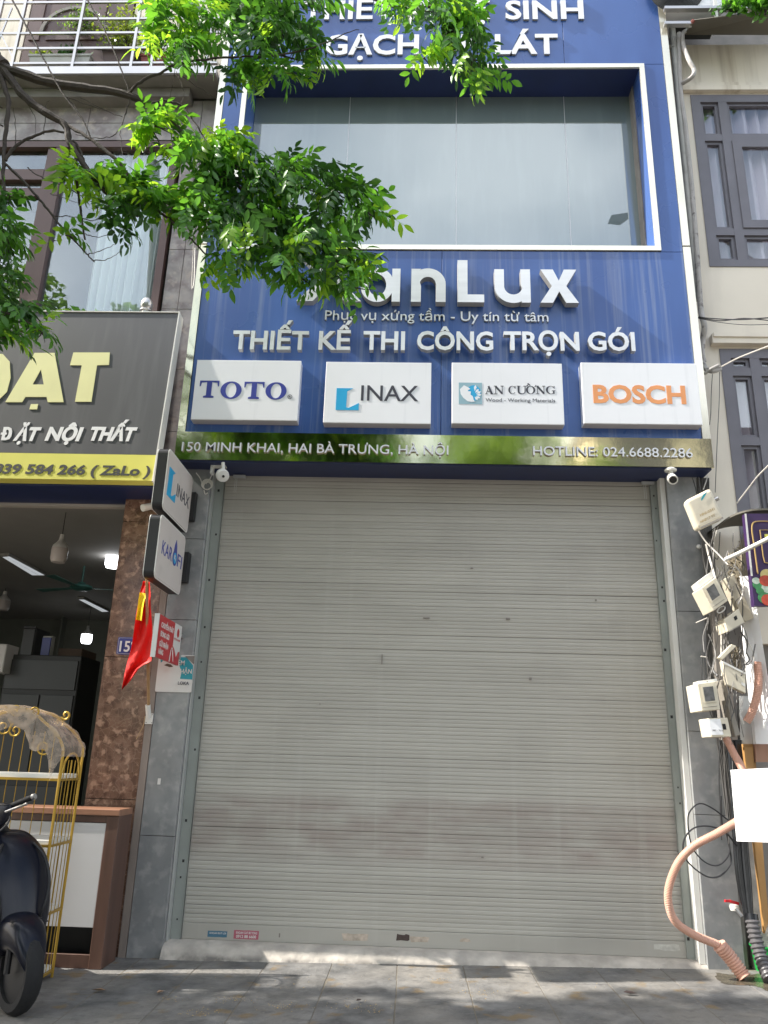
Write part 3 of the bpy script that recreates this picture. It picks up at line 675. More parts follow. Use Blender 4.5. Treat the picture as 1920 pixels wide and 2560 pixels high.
def inax_logo(t, f, a, b):
    # a,b lower-left / upper-right of the cyan corner mark
    w_ = b[0]-a[0]; h = b[1]-a[1]
    shape([[(a[0], a[1]), (b[0], a[1]), (b[0], a[1]+h*.33), (a[0]+w_*.56, a[1]+h*.10), (a[0]+w_*.45, a[1]+h*.13), (a[0]+w_*.47, a[1]+h*.86), (a[0]+w_*.72, b[1]), (a[0]+.0, b[1])]], f, 0, .002, 'corner_mark', M['cyan_print'], t)
def inax(t, D):
    f = FR(D+CAM_Y); inax_logo(t, f, pz(839, 1025, D), pz(899, 971, D))
    text_px('INAX', 902, 1045, 1002, 962, D, .002, M['grey_print'], t, weight=.006)
def stroke(a, b, wd, f, t, mt, k):
    d = Vector((b[0]-a[0], b[1]-a[1])).normalized(); n_ = Vector((-d.y, d.x))*wd/2
    shape([[(a[0]-n_.x, a[1]-n_.y), (b[0]-n_.x, b[1]-n_.y), (b[0]+n_.x, b[1]+n_.y), (a[0]+n_.x, a[1]+n_.y)]], f, 0, .002+k*.0002, 'letter', mt, t)
def serif_letter(ch, x0, x1, z0, z1):
    """list of outlines (each a set of loops) for one thick-and-thin capital"""
    w_ = x1-x0; h = z1-z0; th = h*.21; tn = h*.07; sf = h*.06; P = lambda u, v: (x0+u*w_, z0+v*h); o = []
    def bar(u, v, u2, v2, t_): 
        a = P(u, v); b = P(u2, v2); d = Vector((b[0]-a[0], b[1]-a[1])).normalized(); n_ = Vector((-d.y, d.x))*t_/2
        o.append([[(a[0]-n_.x, a[1]-n_.y), (b[0]-n_.x, b[1]-n_.y), (b[0]+n_.x, b[1]+n_.y), (a[0]+n_.x, a[1]+n_.y)]])
    if ch == 'A': bar(.13, .03, .47, .95, tn); bar(.42, .98, .83, .03, th); bar(.25, .33, .68, .33, tn); bar(0, .02, .3, .02, sf); bar(.64, .02, 1, .02, sf)
    if ch == 'N': bar(.17, 0, .17, .95, tn); bar(.17, .95, .85, .05, th); bar(.85, 0, .85, 1, tn); bar(0, .02, .35, .02, sf); bar(0, .98, .3, .98, sf); bar(.68, .98, 1, .98, sf)
    if ch == 'O': o.append([arc(x0+w_/2, z0+h/2, w_/2, h/2, 0, 350, 24), arc(x0+w_/2, z0+h/2, w_*.29, h*.45, 0, 345, 20)])
    if ch in 'CG':
        ao = arc(x0+w_/2, z0+h/2, w_/2, h/2, 40, 320, 22); ai = arc(x0+w_*.54, z0+h/2, w_*.32, h*.45, 320, 40, 22); o.append([ao+ai])
        bar(.88, .68, .88, 1, tn*1.2)
        if ch == 'G': bar(.82, .05, .82, .42, th*.8); bar(.62, .42, 1, .42, sf)
    if ch == 'U':
        o.append([[P(.1, 1), P(.1, .3)]+arc(x0+w_*.5, z0+h*.28, w_*.4, h*.3, 180, 360, 12)+[P(.9, 1), P(.82, 1)]+arc(x0+w_*.54, z0+h*.3, w_*.26, h*.22, 360, 180, 12)+[P(.3, 1)]])
        bar(0, .98, .4, .98, sf); bar(.68, .98, 1, .98, sf)
    return o
def ancuong(t, D):
    f = FR(D+CAM_Y); k = .0017
    a = pz(1147, 1010, D); b = pz(1205, 957, D)
    shape([[(a[0], a[1]), (b[0], a[1]), (b[0], b[1]), (a[0], b[1])]], f, 0, .001, 'logo_square', M['steel_blue_print'], t)
    w_ = b[0]-a[0]; h = b[1]-a[1]; P = lambda u, v: (a[0]+u*w_, a[1]+v*h)
    shape([arc(*P(.64, .52), w_*.30, h*.36, -95, 130, 18)+[P(.36, .7), P(.42, .5), P(.5, .3)]], f, .0011, .0018, 'logo_disc', M['cyan_print'], t)
    shape([[P(.05, .68), P(.22, .87), P(.36, .80), P(.50, .70), P(.42, .66), P(.38, .60), P(.52, .58), P(.50, .44), P(.60, .36), P(.63, .22), P(.68, .12), P(.55, .1), P(.38, .13), P(.2, .28), P(.08, .46)]], f, .0019, .0026, 'logo_leaf', M['box_white'], t)
    for (u, v, an, ln) in ((.68, .60, 82, .3), (.70, .52, 50, .24), (.74, .48, 28, .24), (.74, .42, 5, .24), (.72, .36, -22, .22), (.68, .34, -48, .2)):
        c = P(u, v); ca, sa = math.cos(rad(an)), math.sin(rad(an)); L_ = ln*w_
        shape([[(c[0], c[1]), (c[0]+ca*L_*.6+sa*.012, c[1]+sa*L_*.6-ca*.012), (c[0]+ca*L_, c[1]+sa*L_), (c[0]+ca*L_*.6-sa*.012, c[1]+sa*L_*.6+ca*.012)]], f, .0019, .0026, 'logo_petal', M['box_white'], t)
    for ch, l, r in (('A', 1213, 1233), ('N', 1235, 1259), ('C', 1271, 1290), ('U', 1292, 1316), ('O', 1315, 1338), ('N', 1340, 1363), ('G', 1365, 1388)):
        q0 = pz(l, 985, D); q1 = pz(r, 965, D)
        mb = MB()
        for k_, g in enumerate(serif_letter(ch, q0[0], q1[0], q0[1], q1[1])): mb.prism(g, f, 0, .001+k_*.0003)
        if ch == 'U': mb.prism([[(q1[0]-.006, q1[1]-.004), (q1[0]+.012, q1[1]-.002), (q1[0]+.016, q1[1]+.016), (q1[0]+.004, q1[1]+.006)]], f, 0, .0028)
        if ch == 'O': mb.prism([[(q1[0]-.01, q1[1]-.014), (q1[0]+.006, q1[1]-.004), (q1[0]+.008, q1[1]+.012), (q1[0]-.004, q1[1]-.002)]], f, 0, .0028); mb.prism([[(q0[0]+.012, q1[1]+.022), (q0[0]+.026, q1[1]+.026), (q0[0]+.042, q1[1]+.006), (q0[0]+.034, q1[1]+.006)]], f, 0, .0025)
        mb.build('letter', M['grey_print'], t, recalc=False)
    text_px('Wood - Working Materials', 1214, 1388, 1005, 995.5, D, .0012, M['grey_print'], t, weight=-.004)
def bosch(t, D): text_px('BOSCH', 1484, 1716, 1007, 962.5, D, .002, M['orange_print'], t, weight=.034)
lbox('leftmost white sign box with navy serif capitals TOTO', 476.5, 753, 902, 1048, toto)
lbox('white sign box with cyan corner mark and grey capitals INAX', 807.5, 1078.5, 907, 1056, inax)
lbox('white sign box with square blue plant logo and AN CƯỜNG lettering', 1129.5, 1404.5, 909, 1058, ancuong)
lbox('rightmost white sign box with orange capitals BOSCH', 1460, 1741, 909, 1058, bosch)

#====================================================================== LEFT BUILDING
lb = thing('shop_building', 'stone clad building on the left with brown framed windows above open shop', 'building', (-4.5, .4, 0))
YW = .05
wx1 = W(440, 405, 6.65).x+.02; wz1 = W(300, 358, 6.65).z; wx0 = -6.6; wz0 = 4.3
MB().box(-9, XF0-.02, YW+.03, 4, 8.3, 12).box(wx1+.03, XF0-.02, YW+.03, 1.2, 3.8, 8.3).box(-9, wx0, YW+.03, 1.2, 3.8, 8.3).box(wx0, wx1+.03, YW+.03, 1.2, wz1+.03, 8.3).box(-9, wx1+.03, YW+.03, .4, 3.8, wz0).build('wall', M['ledge'], lb)
# cladding panels
def lpanel(x0, x1, z0, z1): MB().box(x0+.002, x1-.002, YW, YW+.029, z0+.002, z1-.002, .002).build('stone_panel', M['granite'], lb)
xq = W(470, 560, 6.65).x
zq = [3.7, 4.35, 5.0, 5.66, 6.35, 7.0, 7.68, 8.25]
for i in range(len(zq)-1):
    lpanel(xq, XF0-.015, zq[i], zq[i+1]); lpanel(wx1+.03, xq, zq[i], zq[i+1])
xs = [-7.2, -6.3, -5.4, -4.5, -3.6, wx1+.03]
for i in range(5): lpanel(xs[i], xs[i+1], wz1+.04, 7.95 if wz1 < 7.9 else 8.1); lpanel(xs[i], xs[i+1], 7.952, 8.17)
MB().box(-9, -2.48, -.10, YW, 8.16, 8.27).build('ledge', M['ledge'], lb)
# window
fw = .075
win = MB().box(wx0, wx1, YW-.03, YW+.06, wz1-fw, wz1).box(wx1-fw, wx1, YW-.03, YW+.06, wz0, wz1-fw).box(wx0, wx0+fw, YW-.03, YW+.06, wz0, wz1-fw).box(wx0+fw, wx1-fw, YW-.03, YW+.06, wz0, wz0+.06).build('window_frame', M['brown'], lb)
mxl, mxr = W(129, 366, 6.65).x, W(168, 366, 6.65).x
MB().box(mxl+.07, mxr, YW-.025, YW+.055, wz0+.06, wz1-fw).build('mullion', M['brown'], win)
MB().box(mxl-.02, mxl+.068, YW-.015, YW+.045, wz0+.07, wz1-fw-.01).build('mullion', M['brown'], win)
zt0, zt1 = W(60, 452, 6.65).z, W(60, 426, 6.65).z
MB().box(wx0+fw, mxl-.022, YW-.02, YW+.05, zt0, zt1).build('transom', M['brown'], win)
MB().box(wx0+fw, mxl-.022, YW-.01, YW+.03, W(60, 372, 6.65).z, wz1-fw-.002).build('transom', M['brown'], win)
MB().box(wx0+fw, mxl-.022, YW+.0, YW+.04, W(60, 490, 6.65).z, zt0-.09).build('transom', M['brown'], win)
MB().box(mxr, wx1-fw, YW+.03, YW+.036, wz0+.06, wz1-fw).build('window_pane', M['glass'], win)
MB().box(wx0+fw, mxl-.022, YW+.032, YW+.038, wz0+.06, wz1-fw).build('window_pane', M['glass'], win)
def curtain(x0, x1, z0, z1, y, mat, parent, lean=0, waves=14, amp=.03):
    mb = MB(); nx = waves*6; mb.smooth = True
    for j, zz in enumerate((z0, (z0+z1)/2, z1)):
        for i in range(nx+1):
            u = i/nx; mb.v.append((x0+(x1-x0)*u, y+amp*math.sin(u*waves*6.28+math.sin(u*17)*1.3)*(1+.3*math.sin(u*31)), zz))
    mb.f = [(j*(nx+1)+i, j*(nx+1)+i+1, (j+1)*(nx+1)+i+1, (j+1)*(nx+1)+i) for j in range(2) for i in range(nx)]
    return mb.build('curtain', mat, parent, recalc=False)
curtain(W(277, 416, 6.80).x, wx1-.05, wz0, wz1-.05, .17, M['curtain_w'], lb, waves=11, amp=.035)
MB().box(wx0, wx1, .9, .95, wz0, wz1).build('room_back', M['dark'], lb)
# upper balcony
YB = -.25; zB = 8.28
MB().box(-7, XF0-.02, YB, YW, zB, zB+.07).build('balcony_slab', M['ledge'], lb)
MB().box(-7, XF0-.02, YB-.03, YB, zB+.005, zB+.10).build('balcony_edge', M['steel'], lb)
rail = MB().box(-7, XF0-.03, YB, YB+.03, zB+.17, zB+.195).build('balcony_rail', M['steel'], lb)
for py in (121, 83, 48, 6):
    zz = W(200, py, 6.36).z
    MB().box(-7, XF0-.03, YB+.002, YB+.022, zz-.012, zz+.014).build('rail_bar', M['steel'], rail)
for px in (-20, 40, 190, 335, 385, 520):
    x = W(px, 120, 6.36).x
    MB().box(x-.014, x+.014, YB-.006, YB+.026, zB+.1, 9.75).build('rail_post', M['steel'], rail)
for (pa, pb) in (((345, 140), (385, 40)), ((340, 60), (390, 130)), ((-15, 50), (35, 150)), ((30, 20), (-15, 130)), ((395, 150), (455, 60)), ((400, 60), (450, 150))):
    MB().bar(W(*pa, 6.363), W(*pb, 6.363), .016, .012).build('rail_brace', M['steel'], rail)
# door behind the balcony
dx0, dx1 = W(75, 60, 6.62).x, W(330, 60, 6.62).x
db = MB().box(dx0, dx1, -.005, .05, 8.36, 10.9).build('door', M['brown'], lb)
for (a, b) in ((dx0+.04, dx0+.16), (dx0+.24, dx1-.3),):
    MB().box(a, b, -.02, -.006, 9.05, 10.6).build('door_panel', M['brown'], db)
MB().prism([arc((dx0+dx1)/2-.05, 9.15, .38, .38, 0, 180, 14)+arc((dx0+dx1)/2-.05, 9.15, .34, .34, 180, 0, 14)], FR(-.021), 0, .015).build('door_arch', M['ledge'], db)
MB().box(-8, dx0-.02, 0, .05, 8.36, 11).box(dx1+.02, XF0-.03, 0, .05, 8.36, 11).build('plaster', M['cream_wall'], lb)
# pots on the balcony edge
def pot(name, label, px0, px1, py0, py1, mat, taper, shp='box'):
    a = pz(px0, py1, 6.33); b = pz(px1, py0, 6.33); zb_ = zB+.1
    t = thing(name, label, 'planter', ((a[0]+b[0])/2, YB+.12, zb_))
    x0, x1 = a[0], b[0]; y0, y1 = YB+.04, YB+.24; z1 = b[1]; e = taper
    MB().add([(x0+e, y0+e, zb_), (x1-e, y0+e, zb_), (x1-e, y1-e, zb_), (x0+e, y1-e, zb_), (x0, y0, z1), (x1, y0, z1), (x1, y1, z1), (x0, y1, z1)], [(3, 2, 1, 0), (0, 1, 5, 4), (1, 2, 6, 5), (2, 3, 7, 6), (3, 0, 4, 7), (4, 5, 6, 7)]).build('pot', mat, t)
    MB().box(x0-.01, x1+.01, y0-.01, y1+.01, z1, z1+.025).build('pot_rim', mat, t)
    return t, x0, x1, z1+.02
def leafblob(mb, c, r, n, s, up=.3):
    for i in range(n):
        p = Vector((random.gauss(0, .5)*r[0], random.gauss(0, .5)*r[1], random.gauss(0, .5)*r[2]))+Vector(c)
        d = Vector((random.uniform(-1, 1), random.uniform(-1, 1), random.uniform(-.6, 1)+up)).normalized(); q = d.orthogonal().normalized()
        q.rotate(Matrix.Rotation(random.uniform(0, 6.28), 3, d)); s_ = s*random.uniform(.6, 1.3)
        mb.add([p, p+d*s_*.5+q*s_*.28, p+d*s_, p+d*s_*.5-q*s_*.28], [(0, 1, 2, 3)])
def plant(name, label, c, r, n, s, mat, stems, parent=None):
    t = thing(name, label, 'plant', (c[0], c[1], c[2]-r[2]))
    mb = MB(); leafblob(mb, c, r, n, s); mb.build('foliage', mat, t, recalc=False)
    st = MB()
    for i in range(stems):
        a = Vector((c[0]+random.uniform(-.3, .3)*r[0], c[1], c[2]-r[2]-.02)); b = Vector(c)+Vector((random.uniform(-.6, .6)*r[0], 0, r[2]*.6))
        st.tube([a, (a+b)/2+Vector((.02, 0, 0)), b], .005, 5)
    st.build('stem', M['bark'], t); return t
t, x0, x1, zt = pot('trough_planter', 'long pale trough planter on the upper left balcony', 62, 220, 128, 152, M['pvc_grey'], .03)
plant('leafy_plant', 'broad grey-green cabbage-like plants in the long pale trough', ((x0*.4+x1*.6), YB+.13, zt+.09), (.16, .05, .07), 170, .07, M['leaf_dark'], 3)
plant('leafy_plant', 'yellow-green bushy plant at the left end of the trough', ((x0*.85+x1*.15), YB+.13, zt+.08), (.11, .05, .08), 150, .05, M['shrub'], 3)
t, x0, x1, zt = pot('plant_pot', 'dark square plant pot behind balcony rail', 243, 335, 112, 155, M['pot_brown'], .05)
plant('leafy_shrub', 'tall yellow-green shrub growing in the dark square pot', ((x0+x1)/2-.02, YB+.14, zt+.34), (.27, .08, .30), 900, .045, M['shrub'], 7)
t, x0, x1, zt = pot('plant_pot', 'terracotta coloured plant pot at right end of balcony', 343, 405, 128, 158, M['pot_red'], .03)
plant('leafy_shrub', 'small green shrub in the terracotta pot', ((x0+x1)/2, YB+.14, zt+.2), (.14, .07, .2), 300, .045, M['shrub'], 5)
plant('leafy_shrub', 'dark feathery shrub overhanging the balcony door', (W(190, 30, 6.4).x, YB+.16, W(190, 30, 6.4).z), (.22, .08, .16), 420, .04, M['leaf_far'], 5)

# ground floor opening, pillar
px0, px1 = -2.607, -2.192
zjp = [.0, 1.12, 2.25, 3.45, 3.9]
for i in range(4): MB().box(px0, px1, .0, .03, zjp[i]+.002, zjp[i+1]-.002, .002).build('marble_panel', M['marble'], lb)
for i in range(4): MB().box(px0, px0+.025, .031, .5, zjp[i]+.002, zjp[i+1]-.002).build('marble_panel', M['marble'], lb)
MB().box(px0+.026, px1-.004, .031, .5, 0, 4.0).build('pillar_core', M['dark'], lb)
M['strip'] = pm('render_strip', (.24, .20, .175), .75, var=.2, scale=6, stretch=(1, 1, .3), bump=.2)
MB().box(px1+.002, -2.132, -.005, .1, -.02, 4.0).build('render_strip', M['strip'], lb)
RM = dict(x0=-9.0, x1=px0+.0, y1=9.0, zc=4.02)
MB().box(RM['x0'], px0+.02, .35, RM['y1'], RM['zc'], RM['zc']+.05).build('ceiling', M['ceil'], lb)
MB().box(RM['x0']-.05, RM['x0'], .35, RM['y1'], 0, 4.04).box(RM['x0'], px0+.04, RM['y1'], RM['y1']+.05, 0, 4.04).box(px0+.0, px0+.05, .51, RM['y1'], 0, 4.04).build('shop_wall', M['ply'], lb)
MB().box(RM['x0'], px0, .0, RM['y1'], -.02, .03).build('shop_floor', M['ledge'], lb)
# raised shutter box
zsb = W(160, 1268, 6.8).z
shb = MB().box(-8, px0-.005, .17, .24, zsb, W(160, 1243, 6.8).z).build('shutter_bottom_bar', M['slat'], lb)
MB().box(-8, px0-.005, .12, .36, W(160, 1241, 6.8).z+.0, 4.02).build('shutter_housing', M['navy'], lb)
MB().box(-8, px0-.005, .155, .169, zsb+.035, zsb+.05).build('bar_groove', M['black'], shb)
a = pz(168, 1259, 6.765); b = pz(220, 1248, 6.765)
shape([[(a[0], a[1]), (b[0], a[1]+.003), (b[0], b[1]), (a[0], b[1]-.003)]], FR(.165), 0, .003, 'sticker', M['sticker_red'], shb)
text('KHOAN CAT 0974 220', a[0]+.01, b[0]-.01, a[1]+.012, .02, FR(.161), .001, M['paper'], shb, name='print', weight=.02, join=True)
a = pz(235, 1257, 6.76); b = pz(279, 1247, 6.76)
MB().box(a[0], b[0], .15, .169, a[1], b[1]).build('lock_handle', M['black'], shb)
MB().box(a[0]+.02, b[0]-.02, .145, .149, a[1]+.012, b[1]-.012).build('lock_slot', M['guide'], shb)
MB().box(px0-.035, px0-.006, .35, .42, .03, 2.55).build('door_edge', M['pvc_white'], lb)

# interior things
def bulb(label, px, py, D, lit, hcm=.30, r=.1):
    c = W(px, py, D); t = thing('bulb_lamp', label, 'ceiling lamp', (c.x, c.y, c.z), 'large hanging bulbs in the left shop')
    pr = [(.0, -.12), (r*.8, -.118), (r*.98, -.08), (r, .02), (r*.97, .04)]
    MB().lathe(pr, c, 18).build('bulb', M['lamp_on'] if lit else M['bulb_off'], t)
    MB().lathe([(r*.98, .041), (r*.9, .07), (r*.5, .11), (r*.3, .14), (r*.3, .15), (r*.25, .2), (.0, .2)], c, 18).build('bulb_cap', M['pvc_white'] if not lit else M['pvc_grey'], t)
    MB().tube([c+Vector((0, 0, .2)), (c.x, c.y, 4.02)], .004, 5).build('cord', M['cable'], t)
bulb('nearest unlit white bulb hanging by the shop entrance', 149, 1380, 8.2, False, r=.088)
bulb('bright lit bulb partly hidden by the marble pillar', 283, 1398, 10.2, True, r=.10)
bulb('small bright lit bulb hanging deepest in the shop', 217, 1592, 14.0, True, r=.095)
bulb('dim unlit bulb at the left edge of the shop', 8, 1508, 12.5, False, r=.11)
def fixture(label, pts, D0, D1):
    a = W(*pts[0], D0); b = W(*pts[1], D1); zz = 3.98
    def oc(p):  # point on ceiling along the sight line
        d = FWD*F_PX+RT*(p[0]-960)-UP*(p[1]-1280); return Vector((0, CAM_Y, CAM_Z))+d*((zz-CAM_Z)/d.z)
    q = [oc(p) for p in pts]
    c = sum(q, Vector())/4; t = thing('tube_light', label, 'ceiling light', c)
    mb = MB(); mb.add([p for p in q]+[p+Vector((0, 0, .035)) for p in q], [(0, 1, 2, 3), (4, 5, 6, 7), (0, 1, 5, 4), (1, 2, 6, 5), (2, 3, 7, 6), (3, 0, 4, 7)]); mb.build('housing', M['pvc_grey'], t)
    q2 = [c+(p-c)*.9+Vector((0, 0, -.003)) for p in q]
    m0 = (q2[0]+q2[3])/2; m1 = (q2[1]+q2[2])/2
    for k in range(2):
        A, B = (q2[0], q2[1]) if k == 0 else (m0, m1); C_, D_ = (m1, m0) if k == 0 else (q2[2], q2[3])
        s = [A*.94+D_*.06, B*.94+C_*.06, C_*.94+B*.06, D_*.94+A*.06]
        MB().add(s+[p+Vector((0, 0, .002)) for p in s], [(0, 1, 2, 3), (4, 5, 6, 7), (0, 1, 5, 4), (1, 2, 6, 5), (2, 3, 7, 6), (3, 0, 4, 7)]).build('diffuser', M['tube_panel'], t)
fixture('long ceiling tube light near left of shop', [(0, 1390), (82, 1440), (118, 1440), (20, 1388)], 9, 11)
fixture('short ceiling tube light behind the fan', [(193, 1497), (257, 1531), (275, 1530), (208, 1497)], 12, 13)
fc = W(203, 1470, 10.8); fan = thing('ceiling_fan', 'green three-bladed ceiling fan hanging in the left shop', 'fan', fc)
MB().lathe([(0, -.04), (.10, -.035), (.16, 0), (.15, .03), (.06, .06), (.05, .08), (0, .08)], fc, 20).build('motor', M['fan'], fan)
MB().lathe([(.015, .08), (.015, .42), (.06, .50), (.085, .64), (.0, .64)], fc, 14).build('canopy_rod', M['fan'], fan)
for an in (15, 160, 262):
    d = Vector((math.cos(rad(an)), math.sin(rad(an)), 0)); n_ = Vector((-d.y, d.x, .12))
    MB().add([fc+d*.14+n_*.03, fc+d*.14-n_*.03, fc+d*.78-n_*.065, fc+d*.78+n_*.065]+[fc+d*.14+n_*.03+Vector((0, 0, .006)), fc+d*.14-n_*.03+Vector((0, 0, .006)), fc+d*.78-n_*.065+Vector((0, 0, .006)), fc+d*.78+n_*.065+Vector((0, 0, .006))], [(0, 1, 2, 3), (4, 5, 6, 7), (0, 1, 5, 4), (1, 2, 6, 5), (2, 3, 7, 6), (3, 0, 4, 7)]).build('blade', M['fan'], fan)
M['furn'] = pm('dark_board', (.03, .03, .03), .5, var=.15); M['furn2'] = pm('grey_board', (.045, .046, .046), .4, var=.1)
M['carton'] = pm('carton_brown', (.12, .08, .055), .7, var=.15)
def inner(name, label, cat, px0, px1, py0, py1, D, dep, mat, parts=()):
    a = pz(px0, py1, D); b = pz(px1, py0, D); y = D+CAM_Y
    t = thing(name, label, cat, ((a[0]+b[0])/2, y, a[1]))
    MB().box(a[0], b[0], y, y+dep, a[1], b[1], .01).build('body', mat, t)
    for (u0, u1, v0, v1, mt, nm) in parts:
        X0 = a[0]+(b[0]-a[0])*u0; X1 = a[0]+(b[0]-a[0])*u1; Z0 = a[1]+(b[1]-a[1])*v0; Z1 = a[1]+(b[1]-a[1])*v1
        MB().box(X0, X1, y-.02, y-.001, Z0, Z1, .003).build(nm, mt, t)
    return t
inner('shop_cabinet', 'tall dark cabinets stacked along the left shop, lowest row', 'cabinet', -60, 205, 1640, 2090, 9.6, .6, M['furn'], ((.03, .97, .80, .97, M['furn2'], 'door'), (.03, .52, .30, .77, M['furn2'], 'door'), (.54, .97, .30, .77, M['furn2'], 'door'), (.03, .97, .03, .27, M['furn2'], 'door')))
inner('wardrobe', 'grey wardrobe standing on the dark shop cabinets', 'wardrobe', 40, 92, 1570, 1690, 10.3, .4, M['furn2'], ((.05, .95, .03, .97, M['furn2'], 'door'), (0, 1, .98, 1.03, M['black'], 'top_board')))
inner('wrapped_mirror', 'dark glass panel wrapped in clear film atop the shop cabinets', 'wrapped panel', 92, 132, 1590, 1688, 9.9, .08, M['pvc_grey'], ((.06, .94, .05, .95, M['navy_plate'], 'glass'),))
inner('carton_box', 'brown carton standing beside the wrapped panel', 'carton', 134, 206, 1622, 1700, 10.6, .5, M['carton'], ((.02, .98, .45, .5, M['bamboo'], 'tape'),))
inner('shop_partition', 'pale pilaster on the rear wall of the left shop', 'pilaster', 138, 162, 1515, 1640, 15.2, .2, M['ply'])
inner('furniture_bundle', 'pale fabric bundle at the left edge inside the shop', 'bundle', -20, 18, 1610, 1680, 9.4, .3, M['paper'])

# left sign board
DL0 = 6.15
p_br = W(385, 1202, DL0); zsb0 = p_br.z; zst = W(447, 783, 6.29).z; xsr = -2.225
lean = (6.29-6.15)/(zst-zsb0)
Vv = Vector((0, lean, 1)).normalized(); Nn = Vector((0, -1, lean)).normalized()
LFR = (Vector((0, DL0+CAM_Y, zsb0)), Vector((1, 0, 0)), Vv, Nn); HL = (zst-zsb0)*Vector((0, lean, 1)).length
ls = thing('shop_sign', 'dark grey shop sign on the left with pale yellow capitals and yellow phone strip', 'shop sign', (-3.5, DL0+CAM_Y, zsb0))
hY = HL*.142
MB().prism([[(-8, hY+.001), (xsr, hY+.001), (xsr, HL), (-8, HL)]], LFR, -.10, 0).build('sign_panel', M['sign_grey'], ls)
MB().prism([[(-8, 0), (xsr, 0), (xsr, hY-.001), (-8, hY-.001)]], LFR, -.10, 0.001).build('phone_strip', M['sign_yellow'], ls)
MB().prism([[(xsr+.001, -.01), (xsr+.012, -.01), (xsr+.012, HL+.01), (xsr+.001, HL+.01)]], LFR, -.11, .012).build('edge_frame', M['pvc_white'], ls)
MB().prism([[(-8, HL+.001), (xsr+.0, HL+.001), (xsr+.0, HL+.009), (-8, HL+.009)]], LFR, -.11, .012).build('edge_frame', M['pvc_white'], ls)
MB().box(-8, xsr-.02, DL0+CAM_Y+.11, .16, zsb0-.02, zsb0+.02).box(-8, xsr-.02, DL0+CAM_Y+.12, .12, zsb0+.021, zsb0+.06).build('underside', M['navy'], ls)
def uv(px, py):
    """sign-plane coordinates of a photo pixel"""
    O, U, V, N = LFR; d = FWD*F_PX+RT*(px-960)-UP*(py-1280); c = Vector((0, CAM_Y, CAM_Z)); p = c+d*((O-c).dot(N)/d.dot(N)); return ((p-O).dot(U), (p-O).dot(V))
def sign_poly(pts, mt, nm='letter', t1=.006): shape([[uv(*p) for p in pts]], LFR, .001, t1, nm, mt, ls)
# Đ (only its bowl is in frame), A with dot below, T - bold slanted
o_ = [uv(*p) for p in ((-110, 1006), (-45, 1006), (-5, 1003), (18, 980), (27, 945), (25, 905), (8, 886), (-25, 883), (-90, 883))]
i_ = [uv(*p) for p in ((-60, 975), (-40, 975), (-25, 962), (-18, 930), (-28, 915), (-52, 914))]
shape([o_, i_], LFR, .001, .006, 'letter', M['pale_yellow'], ls)
shape([[uv(*p) for p in ((14, 1006), (87, 883), (137, 883), (159.5, 1006), (120, 1006), (117, 993), (64, 993), (56, 1006))], [uv(*p) for p in ((82, 962), (110, 962), (103, 924))]], LFR, .001, .006, 'letter', M['pale_yellow'], ls)
sign_poly([(78, 1011), (96, 1011), (93, 1024), (74, 1024)], M['pale_yellow'], 'letter_dot')
sign_poly([(184, 882), (275, 882), (273, 913), (243, 914), (229, 1005), (188, 1005), (205, 914), (175.5, 914)], M['pale_yellow'])
def text_sign(body, l, r, yb, yt, **k):
    a = uv(l, yb); b = uv(r, yb); c = uv((l+r)/2, yb); d = uv((l+r)/2, yt); text(body, a[0], b[0], c[1], d[1]-c[1], LFR, .004, parent=ls, t0=.001, **k)
text_sign('ẶT', 33, 92, 1101, 1068, mat=M['print_white'], weight=.045, shear=.17)
shape([[uv(*p) for p in ((3, 1101), (6, 1087), (2, 1087), (3, 1082), (7, 1082), (10, 1068), (22, 1068), (29, 1071), (31, 1078), (29, 1090), (24, 1098), (15, 1101))], [uv(*p) for p in ((12, 1095), (17, 1094), (21, 1088), (23, 1079), (21, 1075), (17, 1075), (15, 1082), (18, 1082), (17, 1087), (14, 1087))]], LFR, .001, .005, 'letter', M['print_white'], ls)
text_sign('NỘI', 112, 198, 1101, 1068, mat=M['print_white'], weight=.045, shear=.17)
text_sign('THẤT', 218, 333, 1101, 1068, mat=M['print_white'], weight=.045, shear=.17)
text_sign('0839 584 266 ( ZaLo )', -42, 374, 1186, 1162, mat=M['print_dark'], weight=.03, shear=.12)
# finial ball on post behind the sign
fp = W(366, 770, 6.45); fin = thing('finial_post', 'silver ball finial on a short post above the dark sign', 'finial', (fp.x, fp.y, fp.z-.3))
MB().lathe([(0, .10), (.035, .095), (.055, .06), (.06, .03), (.055, .0), (.03, -.03), (.0, -.03)], fp, 20).build('ball', M['steel'], fin)
MB().lathe([(.035, -.05), (.06, -.04), (.06, -.032), (.03, -.03)], fp, 20).build('collar', M['steel'], fin)
MB().lathe([(.045, -.4), (.045, -.05), (0, -.05)], fp, 16).build('post', M['steel'], fin)

